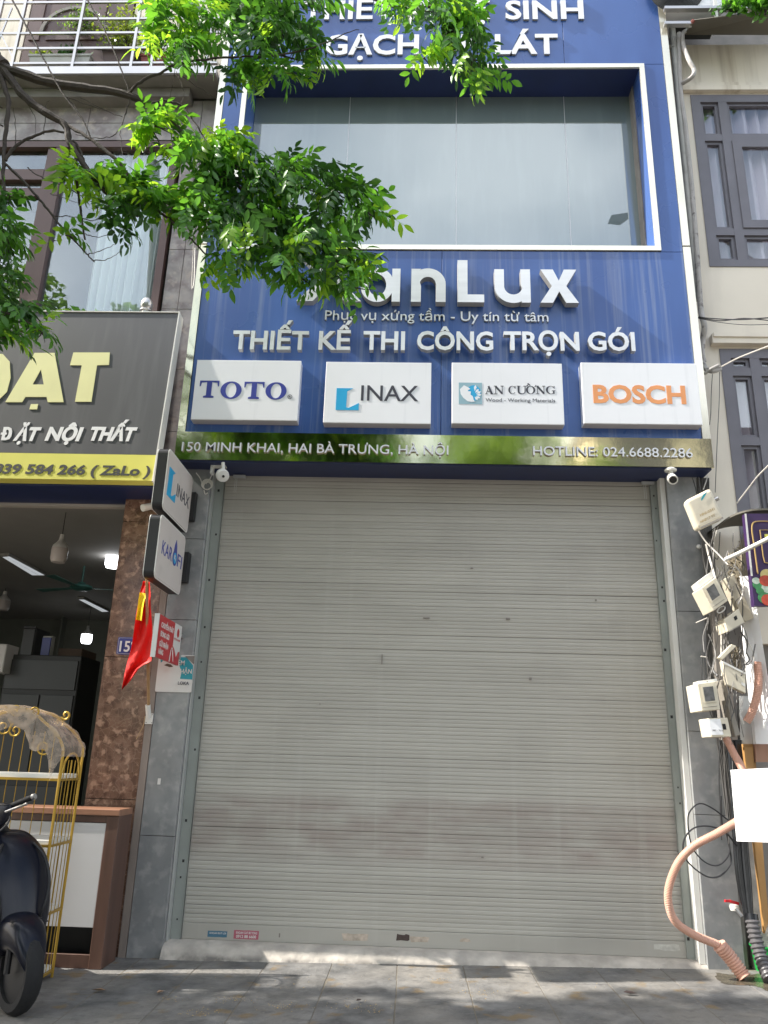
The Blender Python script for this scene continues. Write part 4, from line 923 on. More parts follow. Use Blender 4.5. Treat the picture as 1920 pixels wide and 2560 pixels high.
# projecting light boxes
def proj_box(label, x0, x1, y0, y1, z0, z1, deco):
    t = thing('projecting_sign', label, 'projecting sign', (x0, y1, z0))
    r_ = .05
    rim = rrect(y0, y1, z0, z1, r_, 5); inn = rrect(y0+.012, y1-.012, z0+.012, z1-.012, r_*.8, 5)
    FX = (Vector((0, 0, 0)), Vector((0, 1, 0)), Vector((0, 0, 1)), Vector((1, 0, 0)))
    MB().prism([rim], FX, x0+.012, x1-.012).build('case', M['black'], t)
    MB().prism([inn], FX, x1-.0125, x1-.004).build('face', M['box_lit'], t)
    MB().prism([rim], FX, x1-.0118, x1-.008).build('face_rim', M['pvc_white'], t)
    MB().prism([inn], FX, x0+.004, x0+.0118).build('face', M['box_lit'], t)
    MB().prism([rim], FX, x0+.006, x0+.011).build('face_rim', M['pvc_white'], t)
    MB().box(x0+.02, x1+.03, y1+.002, -.001, (z0+z1)/2-.13, (z0+z1)/2+.13).build('wall_bracket', M['black'], t)
    deco(t, (Vector((x1-.004, 0, 0)), Vector((0, 1, 0)), Vector((0, 0, 1)), Vector((1, 0, 0))))
    return t
M['box_lit'] = pm('box_face', (.66, .60, .56), .3, var=.05, scale=3, stain=[dict(col=(.35, .30, .26), scale=5, lo=.6, hi=.85, amt=.4)])
def d_inax(t, f):
    inax_logo(t, f, (-.745, 3.46), (-.52, 3.70)); text('INAX', -.50, -.13, 3.535, .115, f, .002, M['grey_print'], t, weight=0)
    inax_g = (Vector((-2.077, 0, 0)), Vector((0, -1, 0)), Vector((0, 0, 1)), Vector((-1, 0, 0)))
def d_kar(t, f):
    text('KAR', -.70, -.43, 2.985, .115, f, .002, M['navy_print'], t, weight=0); text('FI', -.275, -.15, 2.985, .115, f, .002, M['navy_print'], t, weight=0)
    c = (-.352, 3.035)
    drop = [(c[0]+.066*math.cos(a), c[1]+.066*math.sin(a)) for a in [rad(q) for q in range(-215, 40, 15)]]
    drop = [(c[0], c[1]+.155)]+[(c[0]+.03, c[1]+.105)]+arc(c[0], c[1], .062, .066, 45, -225, 18)+[(c[0]-.03, c[1]+.105)]
    shape([drop[::-1]], f, 0, .002, 'water_drop', M['navy_print'], t)
    shape([arc(c[0], c[1]-.002, .042, .046, 0, 345, 18)], f, .0021, .003, 'globe', M['cyan_print'], t)
    shape([[(c[0]-.03, c[1]+.01), (c[0]-.01, c[1]+.03), (c[0]+.01, c[1]+.02), (c[0]-.005, c[1]-.01), (c[0]-.02, c[1]-.02)]], f, .0031, .0036, 'globe_land', M['box_lit'], t)
    shape([[(c[0]+.01, c[1]-.005), (c[0]+.03, c[1]+.005), (c[0]+.02, c[1]-.03)]], f, .0031, .0036, 'globe_land', M['box_lit'], t)
proj_box('upper black edged projecting light box reading INAX on left column', -2.09, -1.985, -.80, -.07, 3.325, 3.845, d_inax)
proj_box('lower black edged projecting light box reading KAROFI above the flag', -2.09, -1.985, -.80, -.09, 2.77, 3.285, d_kar)
# red projecting sign
rs = thing('projecting_sign', 'small red and white courier sign sticking out below the light boxes', 'projecting sign', (-1.95, 0, 2.19))
FX = (Vector((-1.955, 0, 0)), Vector((0, 1, 0)), Vector((0, 0, 1)), Vector((1, 0, 0)))
MB().prism([[(-.65, 2.185), (-.05, 2.185), (-.05, 2.51), (-.65, 2.51)]], FX, -.02, 0).build('sign_panel', M['red_sign'], rs)
MB().box(-1.995, -1.957, -.662, -.651, 2.18, 2.515).build('edge_strip', M['alu'], rs)
MB().box(-1.985, -1.95, -.05, .0, 2.25, 2.28).box(-1.985, -1.95, -.05, .0, 2.42, 2.45).build('bracket', M['steel'], rs)
shape([[(-.25, 2.51), (-.05, 2.51), (-.05, 2.30), (-.10, 2.29), (-.14, 2.245), (-.20, 2.30), (-.25, 2.32)]], FX, .0002, .0012, 'white_panel', M['paper'], rs)
shape([arc(-.145, 2.44, .035, .04, 90, 450, 6)], FX, .0014, .002, 'emblem', M['red_sign'], rs)
for (b, y0, y1, zz, c_) in (('CHUYỂN PHÁT', -.60, -.27, 2.42, .04), ('ĐÓNG GÓI', -.60, -.37, 2.35, .04), ('GỬI NHẬN', -.60, -.37, 2.275, .04), ('HÀNG', -.60, -.48, 2.215, .04)):
    text(b, y0, y1, zz, c_, FX, .001, M['paper'], rs, name='print', weight=.03, join=True, t0=.0002)
text('HOLSHIP', -.24, -.07, 2.375, .018, FX, .001, M['red_sign'], rs, name='print', weight=.01, join=True, t0=.0014)
shape([[(-.30, 2.187), (-.28, 2.29), (-.255, 2.30), (-.25, 2.26), (-.215, 2.2), (-.20, 2.2), (-.235, 2.29), (-.27, 2.31), (-.30, 2.28), (-.32, 2.187)]], FX, .0013, .002, 'figure_outline', M['paper'], rs)
# torn poster board
a = pz(387, 1729, 6.59); b = pz(487, 1638, 6.59)
bd = thing('poster_board', 'white board with torn teal poster fixed low on left stone column', 'poster', ((a[0]+b[0])/2, -.02, a[1]))
f = FR(-.0008)
shape([rrect(a[0], b[0], a[1], b[1], .012)], f, .0, .008, 'board', M['paper'], bd)
P = lambda px, py: pz(px, py, 6.591)
shape([[P(447, 1643), P(466, 1643), P(483, 1664), P(481, 1699), P(450, 1697), P(454, 1681), P(449, 1665)]], f, .0082, .0095, 'teal_poster', M['teal'], bd)
shape([[P(462, 1640), P(487, 1640), P(485, 1661)]], f, .0082, .011, 'peeled_corner', M['ledge'], bd)
shape([[P(401, 1646), P(412, 1648), P(402, 1657)]], f, .0082, .0095, 'teal_scrap', M['teal'], bd)
shape([[P(410, 1663), P(418, 1659), P(427, 1661), P(433, 1667), P(424, 1668)]], f, .0082, .0095, 'torn_patch', M['carton'], bd)
text_px('ẾM', 444, 462, 1663, 1651, 6.59, .001, M['paper'], bd, name='print', weight=.02, join=True, t0=.0098)
text_px('HẬN', 451, 480, 1684, 1672.5, 6.59, .001, M['paper'], bd, name='print', weight=.02, join=True, t0=.0098)
text_px('LOKA', 445, 473, 1712, 1704, 6.59, .001, M['grey_print'], bd, name='print', weight=.02, join=True, t0=.0085)
# house number
a = pz(289, 1635, 6.58); b = pz(345, 1593, 6.58)
hn = thing('number_plate', 'blue enamel house number plate on marble pillar partly behind flag', 'number plate', (a[0], -.01, a[1]))
shape([rrect(a[0], b[0], a[1], b[1], .012)], FR(-.001), 0, .008, 'plate', M['navy_plate'], hn)
shape([rrect(a[0]+.006, b[0]-.006, a[1]+.006, b[1]-.006, .01), rrect(a[0]+.009, b[0]-.009, a[1]+.009, b[1]-.009, .01)[::-1]], FR(-.009), 0, .001, 'plate_border', M['box_side'], hn)
text_px('152', 298, 342, 1629, 1602, 6.58, .002, M['print_white'], hn, weight=.02, t0=-.001+.008-.02+.02)
# flag and pole
ph = W(371, 1790, 6.56); holder = thing('flag_holder', 'white metal flag pole socket screwed to the narrow wall strip', 'bracket', ph)
a = pz(362, 1810, 6.59); b = pz(384, 1784, 6.59)
MB().box(a[0], b[0], -.015, -.006, a[1], b[1], .001).build('plate', M['pvc_white'], holder)
s0 = W(372, 1795, 6.55); s1 = W(369.5, 1762, 6.50)
MB().tube([s0, s1], .021, 12).build('socket', M['pvc_white'], holder)
for (u, v) in ((364.5, 1788), (381, 1787), (366, 1806), (380, 1807)): MB().lathe([(.004, -.018), (.004, -.0155)], (W(u, v, 6.59).x, 0, W(u, v, 6.59).z), 6, 'y').build('screw', M['black'], holder)
flag = thing('flag', 'red flag with yellow star hanging furled on a bamboo pole', 'flag', s1)
top = W(366, 1400, 5.95)
def pole_at(t): return s0.lerp(top, t)
MB().tube([pole_at(0), pole_at(.3), pole_at(.31), pole_at(.6), pole_at(.61), top], [.013, .0125, .0145, .012, .0135, .011], 8).build('pole', M['bamboo'], flag)
def flag_strip(L, R, name, mat, amp=.03, foff=0):
    mb = MB(); mb.smooth = True; nr = len(L); nu = 10
    for j in range(nr):
        for i in range(nu+1):
            u = i/nu; px = L[j][0]*(1-u)+R[j][0]*u; py = L[j][1]*(1-u)+R[j][1]*u
            D = 6.12+.0012*(py-1450)*.55+amp*math.sin(u*9+j*.35)+.02*math.sin(u*4)+foff; mb.v.append(tuple(W(px, py, D)))
    mb.f = [(j*(nu+1)+i, j*(nu+1)+i+1, (j+1)*(nu+1)+i+1, (j+1)*(nu+1)+i) for j in range(nr-1) for i in range(nu)]
    return mb.build(name, mat, flag, recalc=False)
Lp = [(358, 1452), (350, 1482), (343, 1520), (338, 1550), (333, 1590), (328, 1620), (318, 1655), (310, 1690), (305, 1720), (303, 1727)]
Rp = [(374, 1455), (376, 1482), (377, 1520), (380, 1555), (381.5, 1590), (381, 1620), (378, 1652), (350, 1668), (326, 1702), (305, 1724)]
def dens(q, k=4):
    o = []
    for i in range(len(q)-1):
        for j in range(k): t = j/k; o.append((q[i][0]*(1-t)+q[i+1][0]*t, q[i][1]*(1-t)+q[i+1][1]*t))
    return o+[q[-1]]
flag_strip(dens(Lp), dens(Rp), 'cloth', M['flag_red'], .022)
def onflag(L, R, name): flag_strip(dens(L), dens(R), name, M['flag_yellow'], .006, -.035)
onflag([(349, 1481), (346, 1500), (343, 1525), (339.5, 1549)], [(371, 1484), (361, 1500), (357, 1525), (354, 1552)], 'star')
flag_cord = MB().tube(smooth([W(363, 1790, 6.57), W(358, 1815, 6.56), W(350, 1830, 6.56), W(341, 1848, 6.56)]), .004, 5).build('cord', M['bamboo'], flag)

# small camera behind the light box and main cameras
def dome_cam(label, base, body, D, left):
    t = thing('security_camera', label, 'security camera', W(*base, D))
    return t
c0 = W(556, 1188, 6.38); t = thing('security_camera', 'white bulb shaped security camera under the left end of the sign', 'security camera', c0, 'security cameras on the blue shop')
bp0 = W(547, 1166, 6.5)
MB().box(W(528, 1166, 6.5).x, W(565, 1166, 6.5).x, -.12, -.06, 3.955-.008, 3.957).box(W(528, 1166, 6.5).x, W(534, 1166, 6.5).x, -.12, -.06, 3.88, 3.948).build('mount', M['pvc_white'], t)
ax = Vector((.35, -.75, -.45)).normalized()
def oriented_lathe(prof, c, ax, n=20):
    mb = MB().lathe(prof, (0, 0, 0), n); q = ax.to_track_quat('Z', 'Y'); mb.v = [tuple(q @ Vector(v)+Vector(c)) for v in mb.v]; return mb
oriented_lathe([(0, -.085), (.03, -.08), (.05, -.05), (.058, -.01), (.056, .03), (.05, .05), (.02, .056), (0, .056)], c0, ax).build('body', M['pvc_white'], t)
oriented_lathe([(0, .04), (.012, .045), (.012, .0605), (0, .0605)], c0+ax.orthogonal()*0, ax, 12).build('lens', M['black'], t)
MB().tube([c0+Vector((0, .02, .04)), (c0.x-.01, c0.y+.02, 3.95)], .016, 10).build('stalk', M['pvc_white'], t)
cc = W(519, 1216, 6.56); cl = thing('cable_coil', 'small coil of white cable hanging below the left camera', 'cable', cc)
mb = MB()
for k in range(4):
    r_ = .036+.004*k; mb.tube([(cc.x+r_*math.cos(a)*(.9+.05*k), cc.y-.01-.005*k, cc.z+r_*math.sin(a)+.004*k) for a in [i*.35 for i in range(19)]], .004, 5)
mb.build('coil', M['cable_white'], cl)
mb = MB(); mb.tube(smooth([W(533, 1180, 6.5), W(526, 1195, 6.53), W(515, 1210, 6.56)]), .0035, 5); mb.tube(smooth([W(490, 1182, 6.5), W(500, 1195, 6.54), W(506, 1212, 6.56)]), .0035, 5)
mb.tube(smooth([W(510, 1225, 6.57), W(513, 1235, 6.57), W(520, 1232, 6.57)]), .005, 5); mb.build('lead', M['cable_white'], cl)
c1 = W(1680, 1196, 6.36); t = thing('security_camera', 'white bullet security camera under the right end of the sign', 'security camera', c1, 'security cameras on the blue shop')
MB().lathe([(0, 0), (.05, 0), (.052, .012), (.03, .03), (0, .03)], (c1.x, c1.y+.02, 3.927), 18).build('base', M['pvc_white'], t)
MB().tube([(c1.x, c1.y+.02, 3.93), c1+Vector((0, .02, .0))], .018, 10).build('stalk', M['pvc_white'], t)
ax = Vector((-.12, -.8, -.55)).normalized()
oriented_lathe([(0, -.06), (.034, -.058), (.04, -.04), (.042, .05), (.040, .056), (.034, .056), (.034, .048), (0, .048)], c1, ax).build('body', M['pvc_white'], t)
oriented_lathe([(0, .047), (.03, .049), (.03, .052), (0, .052)], c1, ax, 16).build('lens', M['black'], t)
c2 = W(366, 1268, 6.45); t = thing('security_camera', 'tiny white camera on marble pillar behind the upper light box', 'security camera', c2)
oriented_lathe([(0, -.06), (.03, -.055), (.033, .04), (.026, .045), (.026, .04), (0, .04)], c2, Vector((-.5, -.7, -.4)).normalized(), 14).build('body', M['pvc_white'], t)
MB().tube([c2, (c2.x+.02, -.001, c2.z+.03)], .012, 8).build('stalk', M['pvc_white'], t)

#====================================================================== LEFT FOREGROUND
# cabinet
cy0, cy1, cx1, cz1 = -.385, -.1, -2.175, 1.068; cx0 = -3.75; th = .05
cb = thing('storage_cabinet', 'wood framed cabinet with white front panel standing on the pavement', 'cabinet', (-2.9, -.2, 0))
MB().box(cx0, cx1, cy0-.012, cy1, cz1-.045, cz1, .004).build('top_board', M['wood_top'], cb)
MB().box(cx1-.095, cx1, cy0, cy1, 0, cz1-.046, .004).build('side_board', M['wood'], cb)
MB().box(cx0, cx0+.09, cy0, cy1, 0, cz1-.046, .004).build('side_board', M['wood'], cb)
MB().box(cx0+.091, cx1-.096, cy0+.012, cy0+.03, cz1-.095, cz1-.047).build('rail_board', M['wood'], cb)
MB().box(cx0+.091, cx1-.096, cy0+.004, cy0+.024, .265, cz1-.10, .003).build('front_panel', M['cab_white'], cb)
MB().box(cx0+.091, cx1-.096, cy0+.012, cy0+.032, 0, .09, .003).build('plinth', M['wood'], cb)
MB().box(cx0+.09, cx1-.096, cy1-.02, cy1, .0, cz1-.05).build('back_board', M['black'], cb)
# gold rack
rk = thing('display_rack', 'gold metal birdcage style display rack with white shelves and wrapped top', 'display rack', (-2.9, -.8, 0))
rx1, rx0, ry0, ry1 = -2.425, -3.35, -.965, -.62
zsh = [W(150, 1947, 5.63).z, W(128, 2113, 5.63).z, W(104, 2292, 5.63).z, .05]
zsp = W(160, 1893, 5.63).z
for (x, y) in ((rx1, ry0), (rx1, ry1), (rx0, ry0), (rx0, ry1)):
    MB().tube([(x, y, 0), (x, y, zsp)], .0105, 8).build('post', M['rack_gold'], rk)
for zz in zsh:
    s = MB().box(rx0+.012, rx1-.012, ry0+.008, ry1-.008, zz, zz+.028, .002).build('shelf', M['shelf_white'], rk)
    mb = MB(); q = .008
    for a, b in (((rx0, ry0), (rx1, ry0)), ((rx1, ry0), (rx1, ry1)), ((rx1, ry1), (rx0, ry1)), ((rx0, ry1), (rx0, ry0))): mb.bar((*a, zz-.008), (*b, zz-.008), .012, .016)
    mb.build('shelf_frame', M['rack_gold'], rk)
mb_back = []
for k in range(1, 12):
    x = rx0+(rx1-rx0)*k/12; MB().tube([(x, ry1, .05), (x, ry1, zsh[0]+(.32 if 2 < k < 10 else .12))], .0032, 5).build('wire', M['rack_gold'], rk)
for k in range(1, 6):
    y = ry0+(ry1-ry0)*k/6; MB().tube([(rx1, y, .05), (rx1, y, zsp-.02)], .0032, 5).build('wire', M['rack_gold'], rk)
MB().tube([(rx1, ry0+(ry1-ry0)*(.5-.46*math.cos(a)), zsh[0]+.17*math.sin(a)) for a in [i*math.pi/12 for i in range(13)]], .008, 7).build('side_arch', M['rack_gold'], rk)
def archpts(y, s=1.0): 
    a = W(160, 1893, 5.63).z; cxm = (rx0+rx1)/2; hw = (rx1-rx0)/2
    return [(rx1, y, zsp), (rx1-.01, y, zsp+.07), (rx1-.07, y, zsp+.16), (rx1-.17, y, zsp+.235), (rx1-.27, y, zsp+.30), (cxm, y, zsp+.33), (rx0+.27, y, zsp+.30), (rx0+.17, y, zsp+.235), (rx0+.07, y, zsp+.16), (rx0+.01, y, zsp+.07), (rx0, y, zsp)]
for y in (ry0, ry1): MB().tube(smooth(archpts(y), 4), .0105, 7).build('top_arch', M['rack_gold'], rk)
def scroll(c, r, s, y, turns=1.3, a0=0): return [(c[0]+s*r*(1-t*.75)*math.cos(a0+t*turns*6.28), y, c[1]+r*(1-t*.75)*math.sin(a0+t*turns*6.28)) for t in [i/26 for i in range(27)]]
cxm = (rx0+rx1)/2
for y, lift in ((ry0, 0),):
    for (cx_, cz_, r, s, a0) in ((rx1-.25, zsp+.30, .045, 1, 3.9), (rx1-.38, zsp+.31, .045, -1, 3.9), (rx1-.36, zsp+.17, .05, 1, 2), (rx1-.14, zsp+.06, .05, -1, 4), (rx1-.45, zsp+.19, .06, -1, 2)):
        MB().tube(scroll((cx_, cz_), r, s, y-.01, 1.3, a0), .0065, 6).build('scroll', M['rack_gold'], rk)
MB().tube(scroll((rx1-.17, zsp+.30), .036, 1, ry1, 1.1, 3.6), .009, 6).build('scroll', M['rack_gold'], rk)
# plastic wrap over the arch
mb = MB(); mb.smooth = True; A = smooth(archpts(0), 4); NA = len(A); cross = [(ry0-.03, -.16), (ry0-.034, -.08), (ry0-.02, .0), (ry0-.012, .014), (-.79, .022), (ry1+.012, .014), (ry1+.02, -.02)]
for i, p in enumerate(A):
    for j, (y, d) in enumerate(cross):
        c = Vector((cxm, 0, zsp-.1)); v = Vector((p.x, 0, p.z))-c; v.normalize()
        droop = .75+.5*math.sin(i*.33+.6)**2
        jx = random.uniform(-.004, .004)
        if d < -.05: mb.v.append((p.x-.25*(p.x-cxm)*abs(d)/.17*.5+jx, y+random.uniform(-.006, .006), p.z+d*droop+jx))
        else: mb.v.append((p.x+v.x*d+jx, y+random.uniform(-.006, .006), p.z+v.z*d+jx))
nc = len(cross); mb.f = [(i*nc+j, i*nc+j+1, (i+1)*nc+j+1, (i+1)*nc+j) for i in range(NA-1) for j in range(nc-1)]
mb.build('plastic_wrap', M['wrap'], rk, recalc=False)

# scooter: faces right and towards the camera; mostly out of frame
sc = thing('scooter', 'dark navy scooter parked at the left edge with its front wheel turned', 'scooter', (-2.45, -1.5, 0))
wc = Vector((-2.30, -1.42, .225))
hd = Vector((.75, -.66, 0)).normalized(); sd = Vector((hd.y, -hd.x, 0))   # heading, right side
def wheel(c, h, nm='wheel'):
    n_ = h.cross(Vector((0, 0, 1))); mb = MB(); mb.smooth = True; NW = 28
    prof = [(.165, -.045), (.205, -.052), (.225, -.03), (.232, 0), (.225, .03), (.205, .052), (.165, .045)]
    for i in range(NW):
        a = 2*math.pi*i/NW; d = h*math.cos(a)+Vector((0, 0, 1))*math.sin(a)
        for r, o in prof: mb.v.append(tuple(Vector(c)+d*r+n_*o))
    k = len(prof); mb.f = [(i*k+j, ((i+1) % NW)*k+j, ((i+1) % NW)*k+(j+1) % k, i*k+(j+1) % k) for i in range(NW) for j in range(k)]
    w_ = mb.build(nm, M['tyre'], sc)
    r_ = MB()
    for o in (-.03, .03):
        pts = [Vector(c)+n_*o]; 
        for i in range(20): a = 2*math.pi*i/20; pts.append(Vector(c)+n_*o*.8+(h*math.cos(a)+Vector((0, 0, 1))*math.sin(a))*.166)
        r_.add(pts, [(0, i+1, (i+1) % 20+1) for i in range(20)])
    r_.build('rim', M['plastic_black'], w_)
wheel(wc, hd); rear = wc-hd*1.25; wheel(rear, hd)
def loft(rings, name, mat, sub=2, parent=None):
    """rings: list of (centre, half width, half depth, up-tilt) sections stacked along the body"""
    n = 16; mb = MB(); mb.smooth = True
    for (c, a, b, U_, V_) in rings:
        for k in range(n):
            t = 2*math.pi*k/n; ct, st_ = math.cos(t), math.sin(t)
            e = .75; mb.v.append(tuple(Vector(c)+U_*a*math.copysign(abs(ct)**e, ct)+V_*b*math.copysign(abs(st_)**e, st_)))
    mb.f = [(i*n+k, i*n+(k+1) % n, (i+1)*n+(k+1) % n, (i+1)*n+k) for i in range(len(rings)-1) for k in range(n)]+[tuple(range(n))[::-1], tuple((len(rings)-1)*n+k for k in range(n))]
    o = mb.build(name, mat, parent or sc); m_ = o.modifiers.new('s', 'SUBSURF'); m_.levels = m_.render_levels = sub; return o
B = wc-hd*.10
def at(f_, u_, s_=0): return Vector((wc.x, wc.y, 0))+hd*f_+sd*s_+Vector((0, 0, u_))
loft([(at(-0.250, .27), .14, .16, sd, hd), (at(-0.280, .34), .21, .22, sd, hd), (at(-0.320, .46), .255, .24, sd, hd), (at(-0.350, .62), .262, .23, sd, hd), (at(-0.390, .78), .25, .20, sd, hd), (at(-0.430, .88), .20, .17, sd, hd), (at(-0.460, .945), .13, .13, sd, hd), (at(-0.480, .972), .09, .09, sd, hd)], 'front_shield', M['scooter'])
for s_ in (-1, 1):
    MB().tube(smooth([at(-0.170, .40, s_*.10), at(-0.090, .52, s_*.13), at(-0.115, .68, s_*.16), at(-0.210, .82, s_*.15), at(-0.290, .90, s_*.10)]), .009, 6).build('trim_ridge', M['plastic_black'], sc)
MB().bar(at(-0.140, .45, -.2), at(-0.140, .45, .2), .012, .006).build('seam', M['black'], sc)
loft([(at(.20, .25), .05, .05, sd, Vector((0, 0, 1))), (at(.12, .38), .095, .08, sd, Vector((0, 0, 1))), (at(-.02, .44), .12, .10, sd, Vector((0, 0, 1))), (at(-.18, .40), .13, .13, sd, Vector((0, 0, 1))), (at(-.30, .30), .12, .12, sd, Vector((0, 0, 1)))], 'front_fender', M['scooter'])
for s_ in (-1, 1): MB().tube([at(-.01, .50, s_*.075), at(.0, .22, s_*.075)], .02, 8).build('fork', M['plastic_black'], sc)
loft([(at(-.16, .30), .14, .05, sd, Vector((0, 0, 1))), (at(-.5, .29), .15, .05, sd, Vector((0, 0, 1))), (at(-.75, .32), .13, .06, sd, Vector((0, 0, 1)))], 'footboard', M['plastic_black'])
loft([(at(-.68, .42), .12, .14, sd, Vector((0, 0, 1))), (at(-.9, .55), .15, .16, sd, Vector((0, 0, 1))), (at(-1.25, .62), .13, .13, sd, Vector((0, 0, 1))), (at(-1.55, .72), .05, .05, sd, Vector((0, 0, 1)))], 'rear_body', M['scooter'])
loft([(at(-.62, .74), .09, .03, sd, Vector((0, 0, 1))), (at(-.8, .77), .13, .04, sd, Vector((0, 0, 1))), (at(-1.15, .80), .13, .045, sd, Vector((0, 0, 1))), (at(-1.4, .86), .09, .03, sd, Vector((0, 0, 1)))], 'seat', M['plastic_black'])
gR = W(88, 1990, 5.28); gI = W(24, 2016, 5.32)
loft([(W(-60, 2040, 5.36), .05, .06, hd, Vector((0, 0, 1))), (W(-20, 2040, 5.34), .08, .085, hd, Vector((0, 0, 1))), (W(8, 2036, 5.32), .075, .075, hd, Vector((0, 0, 1))), (W(28, 2026, 5.31), .035, .04, hd, Vector((0, 0, 1)))], 'switch_housing', M['scooter'])
MB().tube([gI, gI.lerp(gR, .25), gI.lerp(gR, .9)], [.016, .019, .019], 10).build('grip', M['plastic_black'], sc)
MB().tube([gI.lerp(gR, .9), gR], [.021, .019], 10).build('grip_end', M['steel'], sc)
MB().tube(smooth([gI+Vector((.0, -.04, -.03)), gI.lerp(gR, .5)+Vector((0, -.06, -.035)), gI.lerp(gR, .85)+Vector((0, -.05, -.035))]), [.008]*10+[.011], 7).build('brake_lever', M['steel'], sc)
MB().tube(smooth([W(-10, 2085, 5.25), W(14, 2065, 5.25), W(25, 2045, 5.28), W(22, 2030, 5.3)]), .007, 6).build('brake_hose', M['cable'], sc)
MB().tube([at(-.46, .93), W(-12, 2045, 5.34)], .03, 10).build('steering_column', M['plastic_black'], sc)

#====================================================================== RIGHT BUILDING
rb = thing('shop_building', 'cream plastered building on the right with mauve-grey framed curtained windows', 'building', (5.5, .4, 0))
YR = .05
wl = W(1725, 239, 6.65).x; w1t = W(1725, 239, 6.65).z; w1b = W(1771, 667, 6.65).z; w2t = W(1801, 873, 6.65).z; w2b = 2.9; wr = wl+2.3
MB().box(XF1+.003, wl, YR, 3, 3.0, 9.0).box(wl, wr, YR, 3, w1t, 9.0).box(wl, wr, YR, 3, w2t, w1b).box(wr, 11, YR, 3, 0, 9.0).box(wl, wr, YR, 3, 2.5, w2b).build('wall', M['cream_wall'], rb)
MB().box(XF1-.035, XF1+.45, .12, 3, -.1, 3.0).build('lower_wall', M['ledge'], rb)
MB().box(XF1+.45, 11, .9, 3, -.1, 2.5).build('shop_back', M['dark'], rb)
MB().box(XF1+.02, 11, .3, .5, 9.0, 12).build('upper_wall', M['ledge'], rb)
mz = W(1800, 222, 6.62).z
MB().box(XF1+.13, 11, -.0, YR-.001, mz-.03, mz+.03).box(XF1+.13, 11, .02, YR-.001, mz+.031, mz+.09).build('moulding', M['cream_wall'], rb)
mz = W(1800, 850, 6.6).z; mxl_ = W(1779, 848, 6.6).x
MB().box(mxl_, 11, -.02, YR-.001, mz-.04, mz+.055).box(mxl_+.01, 11, -.035, -.0205, mz+.02, mz+.06).build('moulding', M['cream_wall'], rb)
def rwindow(z0, z1, trans, vx, low=None):
    f_ = .095; t_ = .06
    w_ = MB().box(wl, wr, YR-.01, YR+.07, z1-f_, z1).box(wl, wl+f_, YR-.01, YR+.07, z0, z1-f_).box(wr-f_, wr, YR-.01, YR+.07, z0, z1-f_).box(wl+f_, wr-f_, YR-.01, YR+.07, z0, z0+f_*.8).build('window_frame', M['mauve'], rb)
    xs_ = [wl+f_]+vx+[wr-f_]
    for i, x in enumerate(vx): MB().box(x-.045, x+.045, YR-.008, YR+.068, z0+f_*.8, z1-f_).build('mullion', M['mauve'], w_)
    zs_ = [z0+f_*.8]+trans+[z1-f_]
    for i in range(len(xs_)-1):
        a, b = xs_[i]+(.045 if i else 0), xs_[i+1]-(.045 if i < len(vx) else 0)
        for tz in trans: MB().box(a, b, YR-.006, YR+.066, tz-.04, tz+.04).build('transom', M['mauve'], w_)
        for j in range(len(zs_)-1):
            c, d = zs_[j]+(.04 if j else 0), zs_[j+1]-(.04 if j < len(trans) else 0)
            s_ = .03 if not (i == 1 and d-c > 1) else .09
            yo = .0 if s_ < .05 else -.035
            q = MB().prism([[(a, c), (b, c), (b, d), (a, d)], [(a+s_, c+s_), (b-s_, c+s_), (b-s_, d-s_), (a+s_, d-s_)]], FR(YR+.03+yo), -.02, .015).build('sash', M['mauve'], w_)
            MB().box(a+s_-.005, b-s_+.005, YR+.04+yo, YR+.045+yo, c+s_-.005, d-s_+.005).build('window_pane', M['glass_l'], q)
    curtain(wl+.02, wr-.02, z0+.02, z1-.02, YR+.13, M['curtain'], rb, waves=16, amp=.04)
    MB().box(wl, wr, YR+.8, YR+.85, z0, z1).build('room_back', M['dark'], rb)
v1 = W(1804, 250, 6.65).x
rwindow(w1b, w1t, [W(1790, 580, 6.65).z, W(1770, 345, 6.65).z], [v1, v1+1.2])
rwindow(w2b, w2t, [W(1850, 1103, 6.65).z, W(1850, 930, 6.65).z], [W(1886, 905, 6.65).x, W(1886, 905, 6.65).x+1.1])
# awning at the top, air conditioner, rack
aw = thing('metal_awning', 'olive-grey sloping metal awning above the cream wall', 'awning', (4.5, .0, 8.9))
A0, A1, A2, A3 = W(1712, 87, 6.6), W(1735, 50, 6.2), W(1990, 20, 6.2), W(1990, 88, 6.6)
MB().add([A0, A1, A2, A3]+[p+Vector((0, .01, .02)) for p in (A0, A1, A2, A3)], [(0, 1, 2, 3), (4, 5, 6, 7), (0, 1, 5, 4), (1, 2, 6, 5), (2, 3, 7, 6), (3, 0, 4, 7)]).build('sheet', M['tarp'], aw)
MB().tube([W(1729, 57, 6.22), W(1735, 50, 6.2)], .02, 6).build('rust_patch', M['pot_red'], aw)
ac = thing('air_conditioner', 'white outdoor air conditioner on steel brackets at the top right', 'air conditioner', W(1740, 0, 6.5))
q0 = W(1668, 22, 6.35); q1 = W(1790, -120, 6.35)
MB().box(q0.x, q1.x, -.25, .1, q0.z, q1.z, .01).build('casing', M['box_white'], ac)
fcx, fcz = W(1691, -22, 6.33).x, W(1691, -22, 6.33).z
mb = MB()
for r_ in [.05+.018*i for i in range(14)]: mb.tube([(fcx+r_*math.cos(a), -.275, fcz+r_*math.sin(a)) for a in [i*2*math.pi/40 for i in range(41)]], .0025, 4)
for k in range(16): mb.bar((fcx+.05*math.cos(k*.3927), -.27, fcz+.05*math.sin(k*.3927)), (fcx+.29*math.cos(k*.3927), -.27, fcz+.29*math.sin(k*.3927)), .004)
mb.build('fan_grille', M['cable'], ac)
MB().lathe([(0, -.256), (.28, -.256), (.28, -.252), (0, -.252)], (fcx, 0, fcz), 32, 'y').build('fan_opening', M['dark'], ac)
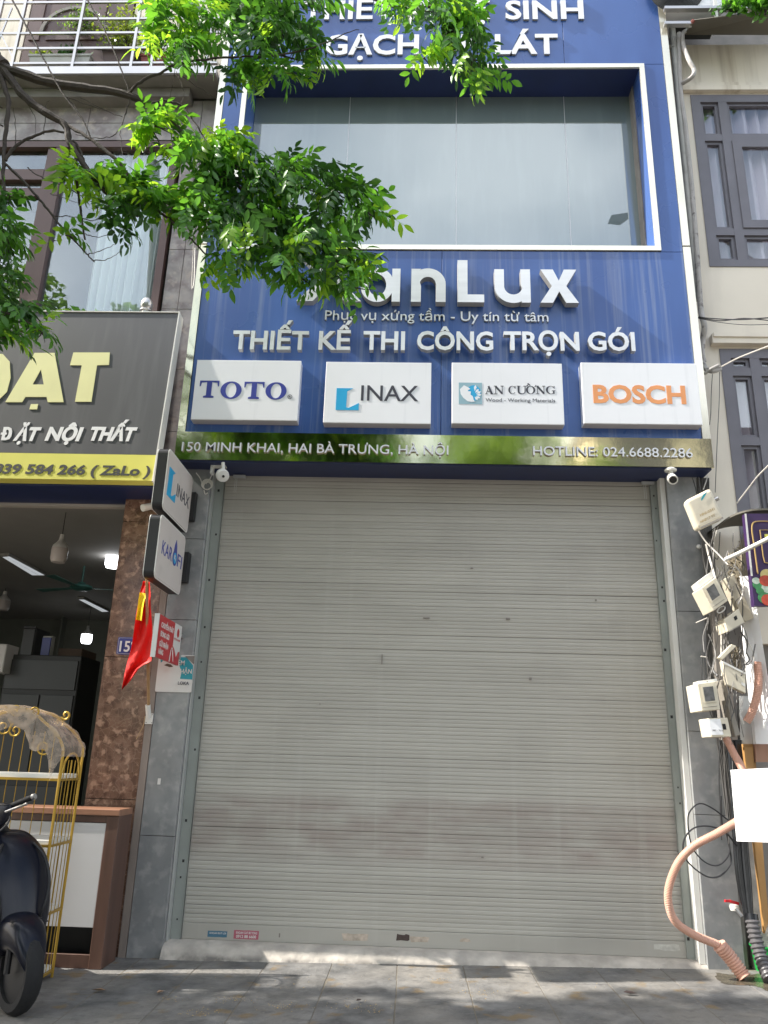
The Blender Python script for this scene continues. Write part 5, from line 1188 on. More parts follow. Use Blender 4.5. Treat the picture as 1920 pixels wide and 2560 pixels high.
MB().lathe([(0, -.285), (.05, -.283), (.055, -.27), (0, -.27)], (fcx, 0, fcz), 20, 'y').build('fan_hub', M['pvc_white'], ac)
for (ya, yb_, D) in ((23, 16, 6.3), (61, 55, 6.35)):
    a = W(1660, ya, D); b = W(1900 if ya < 40 else 1730, yb_+5, D); MB().bar(a, (b.x, a.y, a.z), .05, .035).build('bracket_rail', M['steel'], ac)
lu0, lu1 = W(1690, 58, 6.5), W(1788, 30, 6.5)
MB().box(lu0.x, lu1.x, -.1, .1, lu0.z, lu1.z).build('lower_unit', M['dark'], ac)
a = W(1791, 45, 6.3); b = W(1786, -20, 6.3); MB().bar(a, b, .035, .01).build('perforated_strut', M['pvc_white'], ac)
plant('leafy_shrub', 'green potted shrub spilling over the awning edge at top right corner', (W(1895, 8, 6.05).x, -.55, W(1895, 6, 6.05).z), (.26, .10, .15), 420, .09, M['leaf'], 6)
plant('leafy_plant', 'dark green plant between air conditioner and top right shrub', (W(1825, 26, 6.2).x, -.42, W(1825, 26, 6.2).z), (.13, .05, .05), 130, .06, M['leaf_dark'], 4)
# pipes
def pipe(name, label, cat, pts, r, mat, n=9, sm_=5, parts=None):
    P_ = smooth([W(*p) for p in pts], sm_)
    o = MB().tube(P_, r, n).build(name, mat); return tag(o, label, cat)
dp = pipe('drain_pipe', 'straight grey drain pipe beside the blue facade', 'pipe', [(1673, -20, 6.52), (1683, 100, 6.52), (1703, 330, 6.52), (1725, 560, 6.52), (1741, 750, 6.55)], .032, M['pvc_grey'], 12, 2)
for py in (98, 122):
    x = W(1681, 98, 6.52); y_ = W(1683, py, 6.52); MB().tube([y_, y_+Vector((0, 0, .02))], .037, 12).build('pipe_collar', M['pvc_grey'], dp)
pipe('wrapped_pipe', 'long tape-wrapped insulated pipe running down beside the drain pipe', 'pipe', [(1697, 84, 6.5), (1698, 150, 6.5), (1701, 230, 6.5), (1712, 310, 6.5), (1722, 400, 6.5), (1728, 460, 6.5), (1735, 545, 6.5), (1741, 620, 6.5), (1748, 720, 6.5), (1753, 780, 6.5), (1761, 815, 6.45), (1757, 850, 6.5), (1755, 880, 6.5), (1759, 905, 6.5)], .026, M['insul'])
pipe('wrapped_pipe', 'curved tape-wrapped pipe bulging over the cream wall below the awning', 'pipe', [(1718, 75, 6.55), (1707, 85, 6.5), (1709, 115, 6.45), (1722, 150, 6.4), (1735, 175, 6.4), (1730, 192, 6.4), (1707, 208, 6.48)], .022, M['insul'])
pipe('wrapped_pipe', 'knotted end of wrapped pipe beside the lower right window', 'pipe', [(1757, 905, 6.5), (1764, 921, 6.45), (1777, 928, 6.42), (1790, 926, 6.42), (1800, 922, 6.45)], .022, M['insul'])
pipe('wrapped_pipe', 'short thin pipe stub crossing the knotted wrapped pipe', 'pipe', [(1761, 935, 6.45), (1778, 922, 6.4), (1797, 913, 6.4)], .014, M['insul'])
# cables
def cab(label, pts, r, mat, sm_=5, group=None, name='cable'):
    o = MB().tube(smooth([W(*p) for p in pts], sm_), r, 5).build(name, mat); return tag(o, label, 'cable', group)
cab('top black overhead cable of the three crossing the cream wall', [(1746, 793, 6.45), (1790, 797, 6.3), (1850, 799, 6.1), (1930, 794, 5.9)], .006, M['cable'])
cab('middle black overhead cable of the three crossing the cream wall', [(1746, 794, 6.45), (1800, 802, 6.3), (1860, 796, 6.1), (1930, 802, 5.9)], .005, M['cable'])
cab('lowest thin black overhead cable of the three crossing the cream wall', [(1746, 796, 6.45), (1800, 806, 6.3), (1860, 812, 6.1), (1930, 811, 5.9)], .003, M['cable'])
cab('pale cable rising right across the top of lower window', [(1797, 920, 6.42), (1850, 893, 6.2), (1930, 862, 5.9)], .006, M['cable_white'])
cab('pale cable rising right across lower window curtains', [(1842, 1258, 6.4), (1870, 1222, 6.3), (1895, 1190, 6.2), (1925, 1160, 6.1)], .006, M['cable_white'])
cab('thin wire hanging straight down beside the lower window frame', [(1799, 930, 6.5), (1798, 1000, 6.5), (1793, 1100, 6.5), (1788, 1231, 6.5)], .0035, M['cable_grey'])
cab('thin wire looping down beside the right cream edge of the sign', [(1781, 935, 6.5), (1778, 985, 6.5), (1777, 1030, 6.5), (1774, 1062, 6.5)], .0035, M['cable_grey'])
for i, (pp, r_, mt, lb_) in enumerate((
        ([(1731, 1195, 6.52), (1737, 1215, 6.52), (1742, 1235, 6.52)], .004, 'cable', 'leftmost thin black wire entering the top of the tilted junction box'),
        ([(1746, 1192, 6.52), (1749, 1215, 6.52), (1751, 1232, 6.5)], .005, 'cable_grey', 'middle grey wire entering the top of the tilted junction box'),
        ([(1769, 1190, 6.52), (1763, 1210, 6.5), (1758, 1224, 6.5)], .005, 'cable_white', 'pale wire slanting into the top of the tilted junction box'),
        ([(1745, 1325, 6.35), (1765, 1355, 6.35), (1795, 1385, 6.3), (1820, 1412, 6.25)], .007, 'cable_white', 'pale cable crossing down right from junction box to upper meter'),
        ([(1788, 1320, 6.35), (1778, 1360, 6.35), (1770, 1400, 6.4), (1766, 1440, 6.4)], .005, 'cable_grey', 'grey cable curving down left under the junction box'),
        ([(1797, 1310, 6.35), (1786, 1350, 6.35), (1783, 1400, 6.4), (1776, 1440, 6.4)], .004, 'cable_white', 'thin pale cable hanging under right corner of junction box'),
        ([(1765, 1360, 6.4), (1771, 1385, 6.4), (1781, 1420, 6.35), (1788, 1445, 6.3)], .010, 'cable_white', 'thick white cable entering the upper meter housing'),
        ([(1763, 1345, 6.45), (1768, 1400, 6.45), (1764, 1480, 6.45), (1761, 1560, 6.45), (1755, 1640, 6.45), (1754, 1705, 6.45)], .004, 'cable', 'leftmost black wire running down between the two meters'),
        ([(1768, 1420, 6.45), (1770, 1480, 6.45), (1765, 1560, 6.45), (1760, 1620, 6.45), (1763, 1700, 6.45)], .005, 'cable', 'second black wire running down between the two meters'),
        ([(1766, 1560, 6.44), (1763, 1590, 6.44), (1765, 1640, 6.44), (1778, 1670, 6.4), (1794, 1690, 6.35)], .010, 'cable', 'thick black cable bundle bending toward the lower meter'),
        ([(1802, 1535, 6.3), (1803, 1590, 6.3), (1803, 1650, 6.3), (1804, 1690, 6.3)], .007, 'cable_white', 'straight cream cable joining upper and lower meters'),
        ([(1833, 1412, 6.2), (1850, 1430, 6.2), (1858, 1460, 6.2), (1855, 1490, 6.2), (1845, 1510, 6.2)], .006, 'cable_white', 'white cable looping over the right side of upper meter'),
        ([(1852, 1580, 6.2), (1868, 1605, 6.2), (1866, 1630, 6.2), (1873, 1650, 6.2), (1860, 1665, 6.2), (1853, 1690, 6.2)], .006, 'cable', 'dark twisted wire hanging beside the white post'),
        ([(1868, 1600, 6.2), (1885, 1640, 6.2), (1878, 1680, 6.2), (1874, 1715, 6.2)], .005, 'cable_white', 'white wire hanging beside the brown corrugated hose'),
        ([(1857, 1660, 6.19), (1872, 1660, 6.19), (1882, 1640, 6.19), (1888, 1610, 6.19)], .006, 'cable_grey', 'grey wire looping right from the broken box'),
        ([(1800, 1330, 6.5), (1795, 1395, 6.5), (1785, 1395, 6.5), (1788, 1440, 6.5)], .004, 'cable_grey', 'thin grey wire behind the tilted junction box cables'),
        ([(1740, 1557, 6.4), (1768, 1545, 6.4)], .005, 'cable_white', 'white cable tie tail sticking left below upper meter'),
        ([(1752, 1641, 6.4), (1768, 1643, 6.4)], .005, 'cable_white', 'white cable tie tail sticking left above lower meter'),
        ([(1800, 1850, 6.45), (1797, 1930, 6.45), (1800, 2010, 6.45), (1804, 2100, 6.45)], .005, 'cable', 'black wire dropping from the lowest white box to the coil'),
        ([(1809, 1850, 6.45), (1812, 1940, 6.45), (1817, 2010, 6.45), (1822, 2110, 6.45)], .005, 'cable_grey', 'grey wire dropping beside the black wire under the boxes'),
        )): cab(lb_, pp, r_, M[mt])
# tangled cable bundle behind, one mass
mb = MB()
for i in range(26):
    x = random.uniform(1746, 1772); d = random.uniform(-8, 8)
    mb.tube(smooth([W(x+random.uniform(-10, 6), 1195, 6.6), W(x+6+d*.3, 1330, 6.56), W(x+14+d*.5, 1450, 6.55), W(x+16+d, 1600, 6.58), W(x+30+d, 1760, 6.6), W(x+52+d, 1900, 6.6), W(x+70+d, 2050, 6.58)], 3), random.uniform(.003, .007), 4)
stuff(tag(mb.build('cable_bundle', M['cable_grey']), 'mass of dark cables running down the gap right of the grey column', 'cable bundle'))
mb = MB()
for i in range(34):
    cx_ = 1842+random.gauss(0, 6); r0 = random.uniform(8, 20); a0 = random.uniform(0, 6)
    mb.tube(smooth([W(cx_+r0*math.cos(a0+k*.8), 1385+k*9+random.uniform(-6, 6)+r0*.8*math.sin(a0+k*.8), 6.45-.01*k) for k in range(9)], 3), random.uniform(.004, .007), 4)
for i in range(16):
    x = random.uniform(1850, 1868); mb.tube(smooth([W(x-4, 1340+random.uniform(-10, 30), 6.4), W(x+2, 1400, 6.38), W(x-2, 1470, 6.4), W(x-8, 1530, 6.45)], 3), .006, 4)
M['cable_tan'] = pm('cable_tan', (.33, .28, .20), .6, var=.3, scale=12)
stuff(tag(mb.build('cable_bundle', M['cable_tan']), 'tangle of sun-faded cables hanging behind the upper meter', 'cable bundle'))
mb = MB()
for i in range(60):
    cx_ = random.uniform(1830, 1850); cy_ = random.uniform(1625, 1665); mb.tube(smooth([W(cx_+random.uniform(-9, 9), cy_+random.uniform(-12, 12), 6.3+random.uniform(-.03, .03)) for k in range(4)], 2), .004, 4)
stuff(tag(mb.build('cable_bundle', M['cable_tan']), 'loose wires spilling from the broken open junction box', 'cable bundle'))
mb = MB()
for i in range(16):
    x = random.uniform(1836, 1868); mb.tube(smooth([W(x-16, 1850, 6.5), W(x-8, 1960, 6.48), W(x, 2110, 6.45), W(x+8, 2200, 6.43), W(1872+(x-1850)*.5, 2300, 6.40)], 4), random.uniform(.008, .014), 6)
M['cable_gloss'] = pm('cable_gloss', (.012, .013, .016), .2, var=.2)
stuff(tag(mb.build('cable_bundle', M['cable_gloss']), 'thick glossy black cables descending into the dark corrugated conduit', 'cable bundle'))
mb = MB(); R2 = random.Random(21)
for i in range(34):
    x0_ = R2.uniform(1758, 1860); y0_ = R2.uniform(1330, 1700); L_ = R2.uniform(60, 240); d_ = R2.uniform(-22, 30)
    mb.tube(smooth([W(x0_+d_*t+R2.uniform(-7, 7)+9*math.sin(t*5+i), y0_+L_*t, 6.22+R2.uniform(-.06, .1)) for t in (0, .25, .5, .75, 1)], 4), R2.uniform(.002, .0045), 4)
stuff(tag(mb.build('loose_wires', M['cable_grey']), 'thin grey wires straggling around and between the meter boxes', 'wires'))
# junction box
def plate_box(name, label, cat, corners, D, dep, mat, side=None, group=None, r=0):
    """a box whose front face has the four photo corners TL,TR,BR,BL on plane D"""
    P_ = [W(*c, D) for c in corners]; c = sum(P_, Vector())/4; t = thing(name, label, cat, c, group)
    back = [p+Vector((0, dep, 0)) for p in P_]
    mb = MB().add(P_+back, [(0, 3, 2, 1), (4, 5, 6, 7), (0, 1, 5, 4), (1, 2, 6, 5), (2, 3, 7, 6), (3, 0, 4, 7)]); o = mb.build('housing', mat, t)
    b = o.modifiers.new('b', 'BEVEL'); b.width = r or .006; b.segments = 3
    def q(u, v, off=0): return P_[3].lerp(P_[2], u).lerp(P_[0].lerp(P_[1], u), v)-Vector((0, off, 0))
    return t, q
def on(t, q, u0, u1, v0, v1, name, mat, off=.003, th=.002):
    f_ = [q(u0, v0, off), q(u1, v0, off), q(u1, v1, off), q(u0, v1, off)]; b_ = [p+Vector((0, th, 0)) for p in f_]
    return MB().add(f_+b_, [(0, 1, 2, 3), (4, 5, 6, 7), (0, 1, 5, 4), (1, 2, 6, 5), (2, 3, 7, 6), (3, 0, 4, 7)]).build(name, mat, t)
t, q = plate_box('junction_box', 'tilted off-white telecom junction box with rounded top and green swoosh', 'junction box', [(1714, 1250), (1778, 1218), (1811, 1295), (1745, 1325)], 6.2, .10, M['meter'], r=.03)
O_ = q(.5, .5, .004); U_ = (q(1, .5)-q(0, .5)).normalized(); V_ = (q(.5, 1)-q(.5, 0)).normalized(); N_ = Vector((0, -1, 0))
shape([[(-.0, .085), (.03, .11), (.075, .118), (.05, .10), (.02, .08), (.0, .07)]], (O_, U_, V_, N_), 0, .002, 'swoosh', M['teal'], t)
text('HNI-0341', -.06, .075, -.045, .022, (O_, U_, V_, N_), .001, M['bronze'], t, name='print', join=True)
text('HNP17 TT', -.08, .06, -.095, .022, (O_, U_, V_, N_), .001, M['bronze'], t, name='print', join=True)
MB().tube([q(-.0+.97, .62, -.03), q(1.12, .62, -.02)], .018, 10).build('padlock', M['steel'], t)
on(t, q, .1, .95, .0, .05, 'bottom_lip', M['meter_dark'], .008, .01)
def meter(label, corners, D, dep, window, lab=False):
    t, q = plate_box('electricity_meter', label, 'electricity meter', corners, D, dep, M['meter'])
    u0, u1, v0, v1 = window
    on(t, q, u0-.07, u1+.07, v0-.05, v1+.05, 'window_frame', M['meter'], .006, .004)
    on(t, q, u0, u1, v0, v1, 'window', M['screen'], .008, .0015)
    on(t, q, .1, .85, .12, .14, 'groove', M['meter_dark'], .003, .002)
    return t, q
t, q = meter('upper tilted cream electricity meter with dark window', [(1753, 1470), (1790, 1442), (1820, 1502), (1783, 1528)], 6.12, .22, (.2, .72, .35, .85))
on(t, q, .15, 1.1, 1.02, 1.25, 'cap', M['pvc_white'], -.06, .16)
MB().tube([q(.5+.04*0+.25*math.cos(a), -.13+.09*math.sin(a), -.02) for a in [i*.35 for i in range(20)]], .005, 5).build('cable_ring', M['cable_white'], t)
t, q = plate_box('breaker_box', 'small white breaker box under the right side of upper meter', 'breaker box', [(1810, 1549), (1847, 1521), (1862, 1556), (1819, 1580)], 6.15, .2, M['meter'])
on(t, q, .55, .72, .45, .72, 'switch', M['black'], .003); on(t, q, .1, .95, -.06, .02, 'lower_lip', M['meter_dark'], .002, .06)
t, q = plate_box('meter_backboard', 'long cream tilted backing case behind the upper meter', 'backing case', [(1812, 1446), (1834, 1435), (1886, 1545), (1862, 1555)], 6.3, .12, M['meter'])
t, q = plate_box('plastic_cover', 'detached cream lid tilted above the broken junction box', 'lid', [(1796, 1644), (1829, 1610), (1842, 1615), (1806, 1650)], 6.2, .05, M['meter'])
t, q = plate_box('broken_junction_box', 'broken open cream junction box hanging askew with pointed lower corner', 'junction box', [(1805, 1652), (1864, 1682), (1865, 1734), (1818, 1712)], 6.2, .06, M['meter'])
on(t, q, .02, .98, .90, 1.0, 'rim', M['pvc_white'], .006, .004); on(t, q, .78, .95, .3, .45, 'latch', M['pvc_white'], .005, .003)
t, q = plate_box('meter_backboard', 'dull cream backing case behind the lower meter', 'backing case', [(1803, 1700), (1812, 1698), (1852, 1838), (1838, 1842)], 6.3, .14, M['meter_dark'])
t, q = meter('lower upright cream electricity meter with grey window', [(1743, 1709), (1790, 1703), (1801, 1774), (1755, 1778)], 6.12, .26, (.25, .78, .33, .84))
on(t, q, .25, 1.2, 1.01, 1.1, 'cap', M['pvc_white'], -.05, .14)
t, q = plate_box('breaker_box', 'white breaker box with paper label below the lower meter', 'breaker box', [(1769, 1796), (1819, 1794), (1829, 1842), (1778, 1843)], 6.15, .2, M['meter'])
on(t, q, .02, .62, .12, .95, 'paper_label', M['sheet_white'], .003); on(t, q, .66, .82, .38, .68, 'switch', M['black'], .003)
O_ = q(.12, .32, .005); text('082 - 7536', 0, .08, 0, .012, (O_, Vector((1, 0, 0)), Vector((0, 0, 1)), Vector((0, -1, 0))), .001, M['grey_print'], t, name='print', join=True)
# trunking, posts, boards on the right
def rbox(name, label, cat, corners, D, dep, mat):
    P_ = [W(*c, D) for c in corners]; back = [p+Vector((0, dep, 0)) for p in P_]
    o = MB().add(P_+back, [(0, 3, 2, 1), (4, 5, 6, 7), (0, 1, 5, 4), (1, 2, 6, 5), (2, 3, 7, 6), (3, 0, 4, 7)]).build(name, mat); return tag(o, label, cat)
rbox('wooden_post', 'dull brown upright behind the meters right of the grey column', 'post', [(1778, 1500), (1806, 1500), (1845, 1850), (1805, 1850)], 6.5, .06, M['ledge'])
def rbox2(name, label, cat, corners, Ds, dep, mat):
    P_ = [W(*c, d) for c, d in zip(corners, Ds)]; back = [p+Vector((0, dep, 0)) for p in P_]
    o = MB().add(P_+back, [(0, 3, 2, 1), (4, 5, 6, 7), (0, 1, 5, 4), (1, 2, 6, 5), (2, 3, 7, 6), (3, 0, 4, 7)]).build(name, mat); return tag(o, label, cat)
rbox2('white_post', 'wide sunlit white upright edge beside the purple sign', 'post', [(1846, 1440), (1880, 1440), (1946, 1860), (1890, 1860)], (6.38, 6.26, 6.26, 6.38), .05, M['sheet_white'])
rbox('orange_board', 'narrow yellow-orange board strip hidden partly by white sheet', 'board', [(1858, 1860), (1886, 1860), (1922, 2300), (1912, 2335)], 6.45, .04, M['orange_wood'])
rbox('tan_board', 'brown upright board behind the hanging corrugated hose', 'board', [(1884, 1770), (1906, 1775), (1925, 1905), (1890, 1905)], 6.4, .04, M['tan_wood'])
rbox('metal_pipe_duct', 'grey metal duct behind the broken junction box', 'duct', [(1848, 1740), (1872, 1740), (1890, 1960), (1856, 1960)], 6.5, .05, M['alu'])
rbox('tan_board', 'short ochre board below the grey duct', 'board', [(1861, 1868), (1883, 1868), (1886, 1925), (1866, 1925)], 6.42, .03, M['orange_wood'])
rbox('concrete_strip', 'grey concrete strip behind black cables near the ground', 'wall strip', [(1868, 2100), (1894, 2100), (1935, 2440), (1890, 2440)], 6.62, .08, M['concrete'])
# purple sign with vegetables and its hood
ps = thing('shop_sign', 'purple shop sign with gold outlines and coloured vegetables at the right edge', 'shop sign', W(1890, 1515, 6.1))
cor = [(1862, 1284), (1990, 1284), (2010, 1512), (1886, 1515)]
P_ = [W(*c, 6.1) for c in cor]; back = [p+Vector((0, .06, 0)) for p in P_]
FCS = [(0, 3, 2, 1), (4, 5, 6, 7), (0, 1, 5, 4), (1, 2, 6, 5), (2, 3, 7, 6), (3, 0, 4, 7)]
MB().add(P_+back, FCS).build('sign_panel', M['purple'], ps)
MB().add([W(1861, 1284, 6.09), W(1866, 1284, 6.09), W(1882, 1440, 6.09), W(1877, 1440, 6.09)]+[W(1861, 1284, 6.16), W(1866, 1284, 6.16), W(1882, 1440, 6.16), W(1877, 1440, 6.16)], FCS).build('edge_trim', M['pvc_white'], ps)
MB().tube(smooth([W(1895, 1435, 6.09), W(1885, 1360, 6.09), W(1880, 1320, 6.09), W(1890, 1304, 6.09), W(1940, 1304, 6.09)], 4), .006, 5).build('gold_outline', M['bronze'], ps)
MB().tube([W(1930, 1410, 6.09), W(1912, 1406, 6.09), W(1908, 1390, 6.09), W(1900, 1325, 6.09), W(1940, 1325, 6.09)], .005, 5).build('gold_outline', M['bronze'], ps)
MB().add([W(1911, 1335, 6.09), W(1925, 1335, 6.09), W(1925, 1352, 6.09), W(1913, 1352, 6.09)]+[W(1911, 1335, 6.098), W(1925, 1335, 6.098), W(1925, 1352, 6.098), W(1913, 1352, 6.098)], FCS).build('letter', M['sign_yellow'], ps)
M['veg_g'] = pm('veg_green', (.05, .22, .08), .5, var=.3, scale=30); M['veg_r'] = pm('veg_red', (.45, .06, .03), .5, var=.3, scale=30); M['veg_y'] = pm('veg_yellow', (.6, .5, .2), .5, var=.2, scale=30); M['veg_w'] = pm('veg_white', (.45, .55, .45), .5, var=.3, scale=30)
for (px, py, r_, mt) in ((1918, 1438, .055, 'veg_y'), (1914, 1452, .05, 'veg_r'), (1896, 1462, .045, 'veg_g'), (1890, 1452, .03, 'veg_w'), (1918, 1470, .045, 'veg_w'), (1911, 1495, .05, 'veg_g'), (1919, 1500, .05, 'veg_r'), (1900, 1478, .03, 'veg_g')):
    p = W(px, py, 6.097); MB().prism([arc(p.x, p.z, r_, r_*.9, 0, 345, 18)], FR(p.y), 0, .002+random.uniform(0, .002)).build('printed_vegetable', M[mt], ps)
cv = thing('sign_hood', 'grey curved metal hood over the purple sign', 'hood', W(1880, 1280, 6.0))
cvp = smooth([W(1793, 1318, 6.3), W(1830, 1292, 6.2), W(1880, 1277, 6.1), W(1950, 1275, 6.1)], 4)
mb = MB(); mb.v = [tuple(p) for p in cvp]+[tuple(p+Vector((0, .45, -.0))) for p in cvp]+[tuple(p+Vector((0, 0, .015))) for p in cvp]+[tuple(p+Vector((0, .45, .015))) for p in cvp]; n = len(cvp)
mb.f = [(i, i+1, n+i+1, n+i) for i in range(n-1)]+[(2*n+i, 2*n+i+1, 3*n+i+1, 3*n+i) for i in range(n-1)]+[(i, i+1, 2*n+i+1, 2*n+i) for i in range(n-1)]
mb.build('sheet', M['tarp'], cv)
pipe('white_tube', 'thick white conduit pointing up right across the purple sign', 'pipe', [(1815, 1398, 6.2), (1850, 1382, 6.0), (1930, 1342, 5.7)], .017, M['pvc_white'], 10, 2)
# blank white sheet
ws = thing('blank_sign', 'blank bright white sign sheet jutting in from the right edge', 'blank sign', W(1880, 2100, 5.6))
cor = [(1828, 1925), (2090, 1912), (2090, 2112), (1843, 2103)]
P_ = [W(*c, d_) for c, d_ in zip(cor, (5.75, 5.05, 5.05, 5.75))]; back = [p+Vector((0, .012, 0)) for p in P_]
MB().add(P_+back, FCS).build('sheet', M['sheet_white'], ws)
MB().tube([P_[1].lerp(P_[2], .3)+Vector((-.05, .03, 0)), (P_[1].x-.05, P_[1].y+.03, .05)], .02, 8).build('stand_post', M['steel'], ws)
# corrugated peach hose
def hose(pts, r, amp, pitch, n=12):
    P0 = smooth(pts, 24); L = [0]
    for a, b in zip(P0, P0[1:]): L.append(L[-1]+(b-a).length)
    N_ = int(L[-1]/pitch*4); out_ = []; rr = []; j = 0
    for i in range(N_+1):
        s = L[-1]*i/N_
        while j < len(L)-2 and L[j+1] < s: j += 1
        t = (s-L[j])/max(1e-9, L[j+1]-L[j]); out_.append(P0[j].lerp(P0[j+1], t)); rr.append(r+amp*(0, 1, 1, 0)[i % 4])
    return MB().tube(out_, rr, n)
hs = thing('corrugated_hose', 'peach corrugated hose looping out from behind white sheet to the ground', 'hose', W(1860, 2440, 6.3))
hose([W(1815, 1845, 6.35), W(1835, 1885, 6.3), W(1856, 1925, 6.2), W(1868, 1990, 6.1), W(1858, 2040, 6.05), W(1836, 2058, 6.05), W(1790, 2085, 6.05), W(1738, 2113, 6.1), W(1697, 2155, 6.15), W(1673, 2215, 6.2), W(1672, 2262, 6.22), W(1690, 2305, 6.25), W(1735, 2337, 6.28), W(1795, 2362, 6.3)], .0255, .0035, .011).build('hose', M['peach'], hs)
hose([W(1797, 2362, 6.3), W(1822, 2390, 6.31), W(1848, 2425, 6.3), W(1862, 2444, 6.28)], .042, .010, .022, 14).build('coiled_sleeve', M['peach'], hs)
hose([W(1893, 1655, 6.25), W(1896, 1700, 6.25), W(1892, 1740, 6.25), W(1880, 1780, 6.28), W(1866, 1805, 6.3)], .028, .004, .013).build('corrugated_hose', M['tan_hose'] if 'tan_hose' in M else M['peach'])
tag(bpy.data.objects['corrugated_hose.001'], 'brown corrugated hose curving beside the white post above the boards', 'hose')
pipe('white_tube', 'short white pipe elbow with red tip beside brown hose', 'pipe', [(1855, 1775, 6.3), (1850, 1785, 6.3), (1855, 1800, 6.3), (1859, 1810, 6.3)], .009, M['pvc_white'], 7, 3)
cd = thing('conduit', 'dark grey corrugated conduit holding black cables beside green bucket', 'conduit', W(1920, 2440, 6.2))
hose([W(1880, 2300, 6.38), W(1890, 2350, 6.35), W(1905, 2400, 6.3), W(1925, 2450, 6.2)], .040, .010, .032, 14).build('conduit', M['conduit'], cd)
MB().tube([W(1879, 2285, 6.39), W(1881, 2303, 6.38)], .043, 12).build('sleeve_collar', M['cable_gloss'], cd)
# loops of black cable
lp = thing('cable_loop', 'two large loops of black cable hanging over the grey column', 'cable', W(1790, 2100, 6.4))
MB().tube(smooth([W(1820, 2050, 6.45), W(1780, 2020, 6.4), W(1748, 2009, 6.38), W(1724, 2030, 6.36), W(1720, 2060, 6.36), W(1728, 2110, 6.38), W(1750, 2145, 6.4), W(1780, 2163, 6.42), W(1805, 2158, 6.42), W(1824, 2130, 6.44), W(1818, 2090, 6.46), W(1805, 2055, 6.47), W(1803, 1990, 6.48)], 6), .0055, 6).build('loop', M['cable'], lp)
MB().tube(smooth([W(1845, 2120, 6.45), W(1815, 2082, 6.4), W(1775, 2066, 6.37), W(1735, 2070, 6.35), W(1710, 2100, 6.33), W(1711, 2140, 6.34), W(1735, 2170, 6.36), W(1770, 2192, 6.38), W(1800, 2190, 6.4), W(1824, 2165, 6.42), W(1828, 2145, 6.44), W(1820, 2100, 6.46), W(1812, 2060, 6.47)], 6), .0062, 6).build('loop', M['cable'], lp)
# tap
tp = thing('water_tap', 'wall tap with red lever handle on the lower right column', 'tap', W(1836, 2270, 6.55))
c = W(1836, 2269, 6.5)
MB().lathe([(.03, -.02), (.035, 0), (.03, .02), (.0, .022)], c, 12).build('body', M['pvc_white'], tp)
MB().tube([c, (c.x+.02, -.0, c.z-.01)], .022, 10).build('pipe', M['steel'], tp)
MB().tube([c+Vector((0, -.03, 0)), c+Vector((.03, -.05, -.05))], .014, 8).build('spout', M['steel'], tp)
MB().bar(W(1845, 2259, 6.45), W(1825, 2253, 6.43), .022, .02).bar(W(1825, 2253, 6.43), W(1812, 2252, 6.42), .016, .016).build('lever', M['red'], tp)
# bucket
bc = gp(1893, 2442); bc = Vector((2.66, -.02, gz(2.6)))
bk = thing('bucket', 'green plastic bucket with wire handle in the right corner', 'bucket', bc)
MB().lathe([(0, .0), (.085, 0), (.105, .16), (.115, .165), (.115, .175), (.1, .175), (.085, .02), (0, .02)], bc, 22).build('body', M['green'], bk)
MB().tube([bc+Vector((-.108, 0, .17)), bc+Vector((-.09, -.01, .21)), bc+Vector((-.05, -.02, .24)), bc+Vector((-.02, -.02, .26))], .004, 5).build('handle', M['pvc_white'], bk)
# wet patch with sparkle
M['wet'] = pm('wet_dirt', (.10, .085, .06), .22, var=.4, scale=14, bump=.6, bscale=35)
wp = [gp(*p) for p in ((1790, 2462), (1840, 2470), (1925, 2468), (1990, 2480), (1990, 2525), (1925, 2512), (1885, 2498), (1820, 2493), (1795, 2478))]
wp = [p for p in smooth(wp+[wp[0]], 6)][:-1]
wp2 = [Vector((p.x+random.uniform(-.012, .012), p.y+random.uniform(-.012, .012), gz(p.x)+.003)) for p in wp]
MB().add([sum(wp2, Vector())/len(wp2)]+wp2, [(0, i+1, (i+1) % len(wp2)+1) for i in range(len(wp2))]).build('puddle', M['wet'], pavement, recalc=True)
# small knob on column
k_ = W(1748, 1366, 6.58); o = MB().lathe([(0, -.03), (.016, -.025), (.02, -.01), (.014, .0), (0, 0)], (k_.x, 0, k_.z), 12, 'y').build('screw_cap', M['pvc_white']); tag(o, 'small white round cap on the upper right grey column', 'screw cap')
o = MB().box(*[W(398, 1953, 6.6).x-.012, W(398, 1953, 6.6).x+.012], -.004, -.0005, W(398, 1953, 6.6).z-.025, W(398, 1953, 6.6).z+.022).build('paper_tag', M['paper']); tag(o, 'tiny white tag stuck low on the left grey column', 'tag')
o = MB().tube(smooth([W(488, 620, 6.56), W(486, 700, 6.57), W(480, 720, 6.58), W(483, 640, 6.57), W(486, 560, 6.57)], 4), .006, 5).build('cable', M['cable_white']); tag(o, 'white cable hanging down the stone beside the blue sign edge', 'cable')

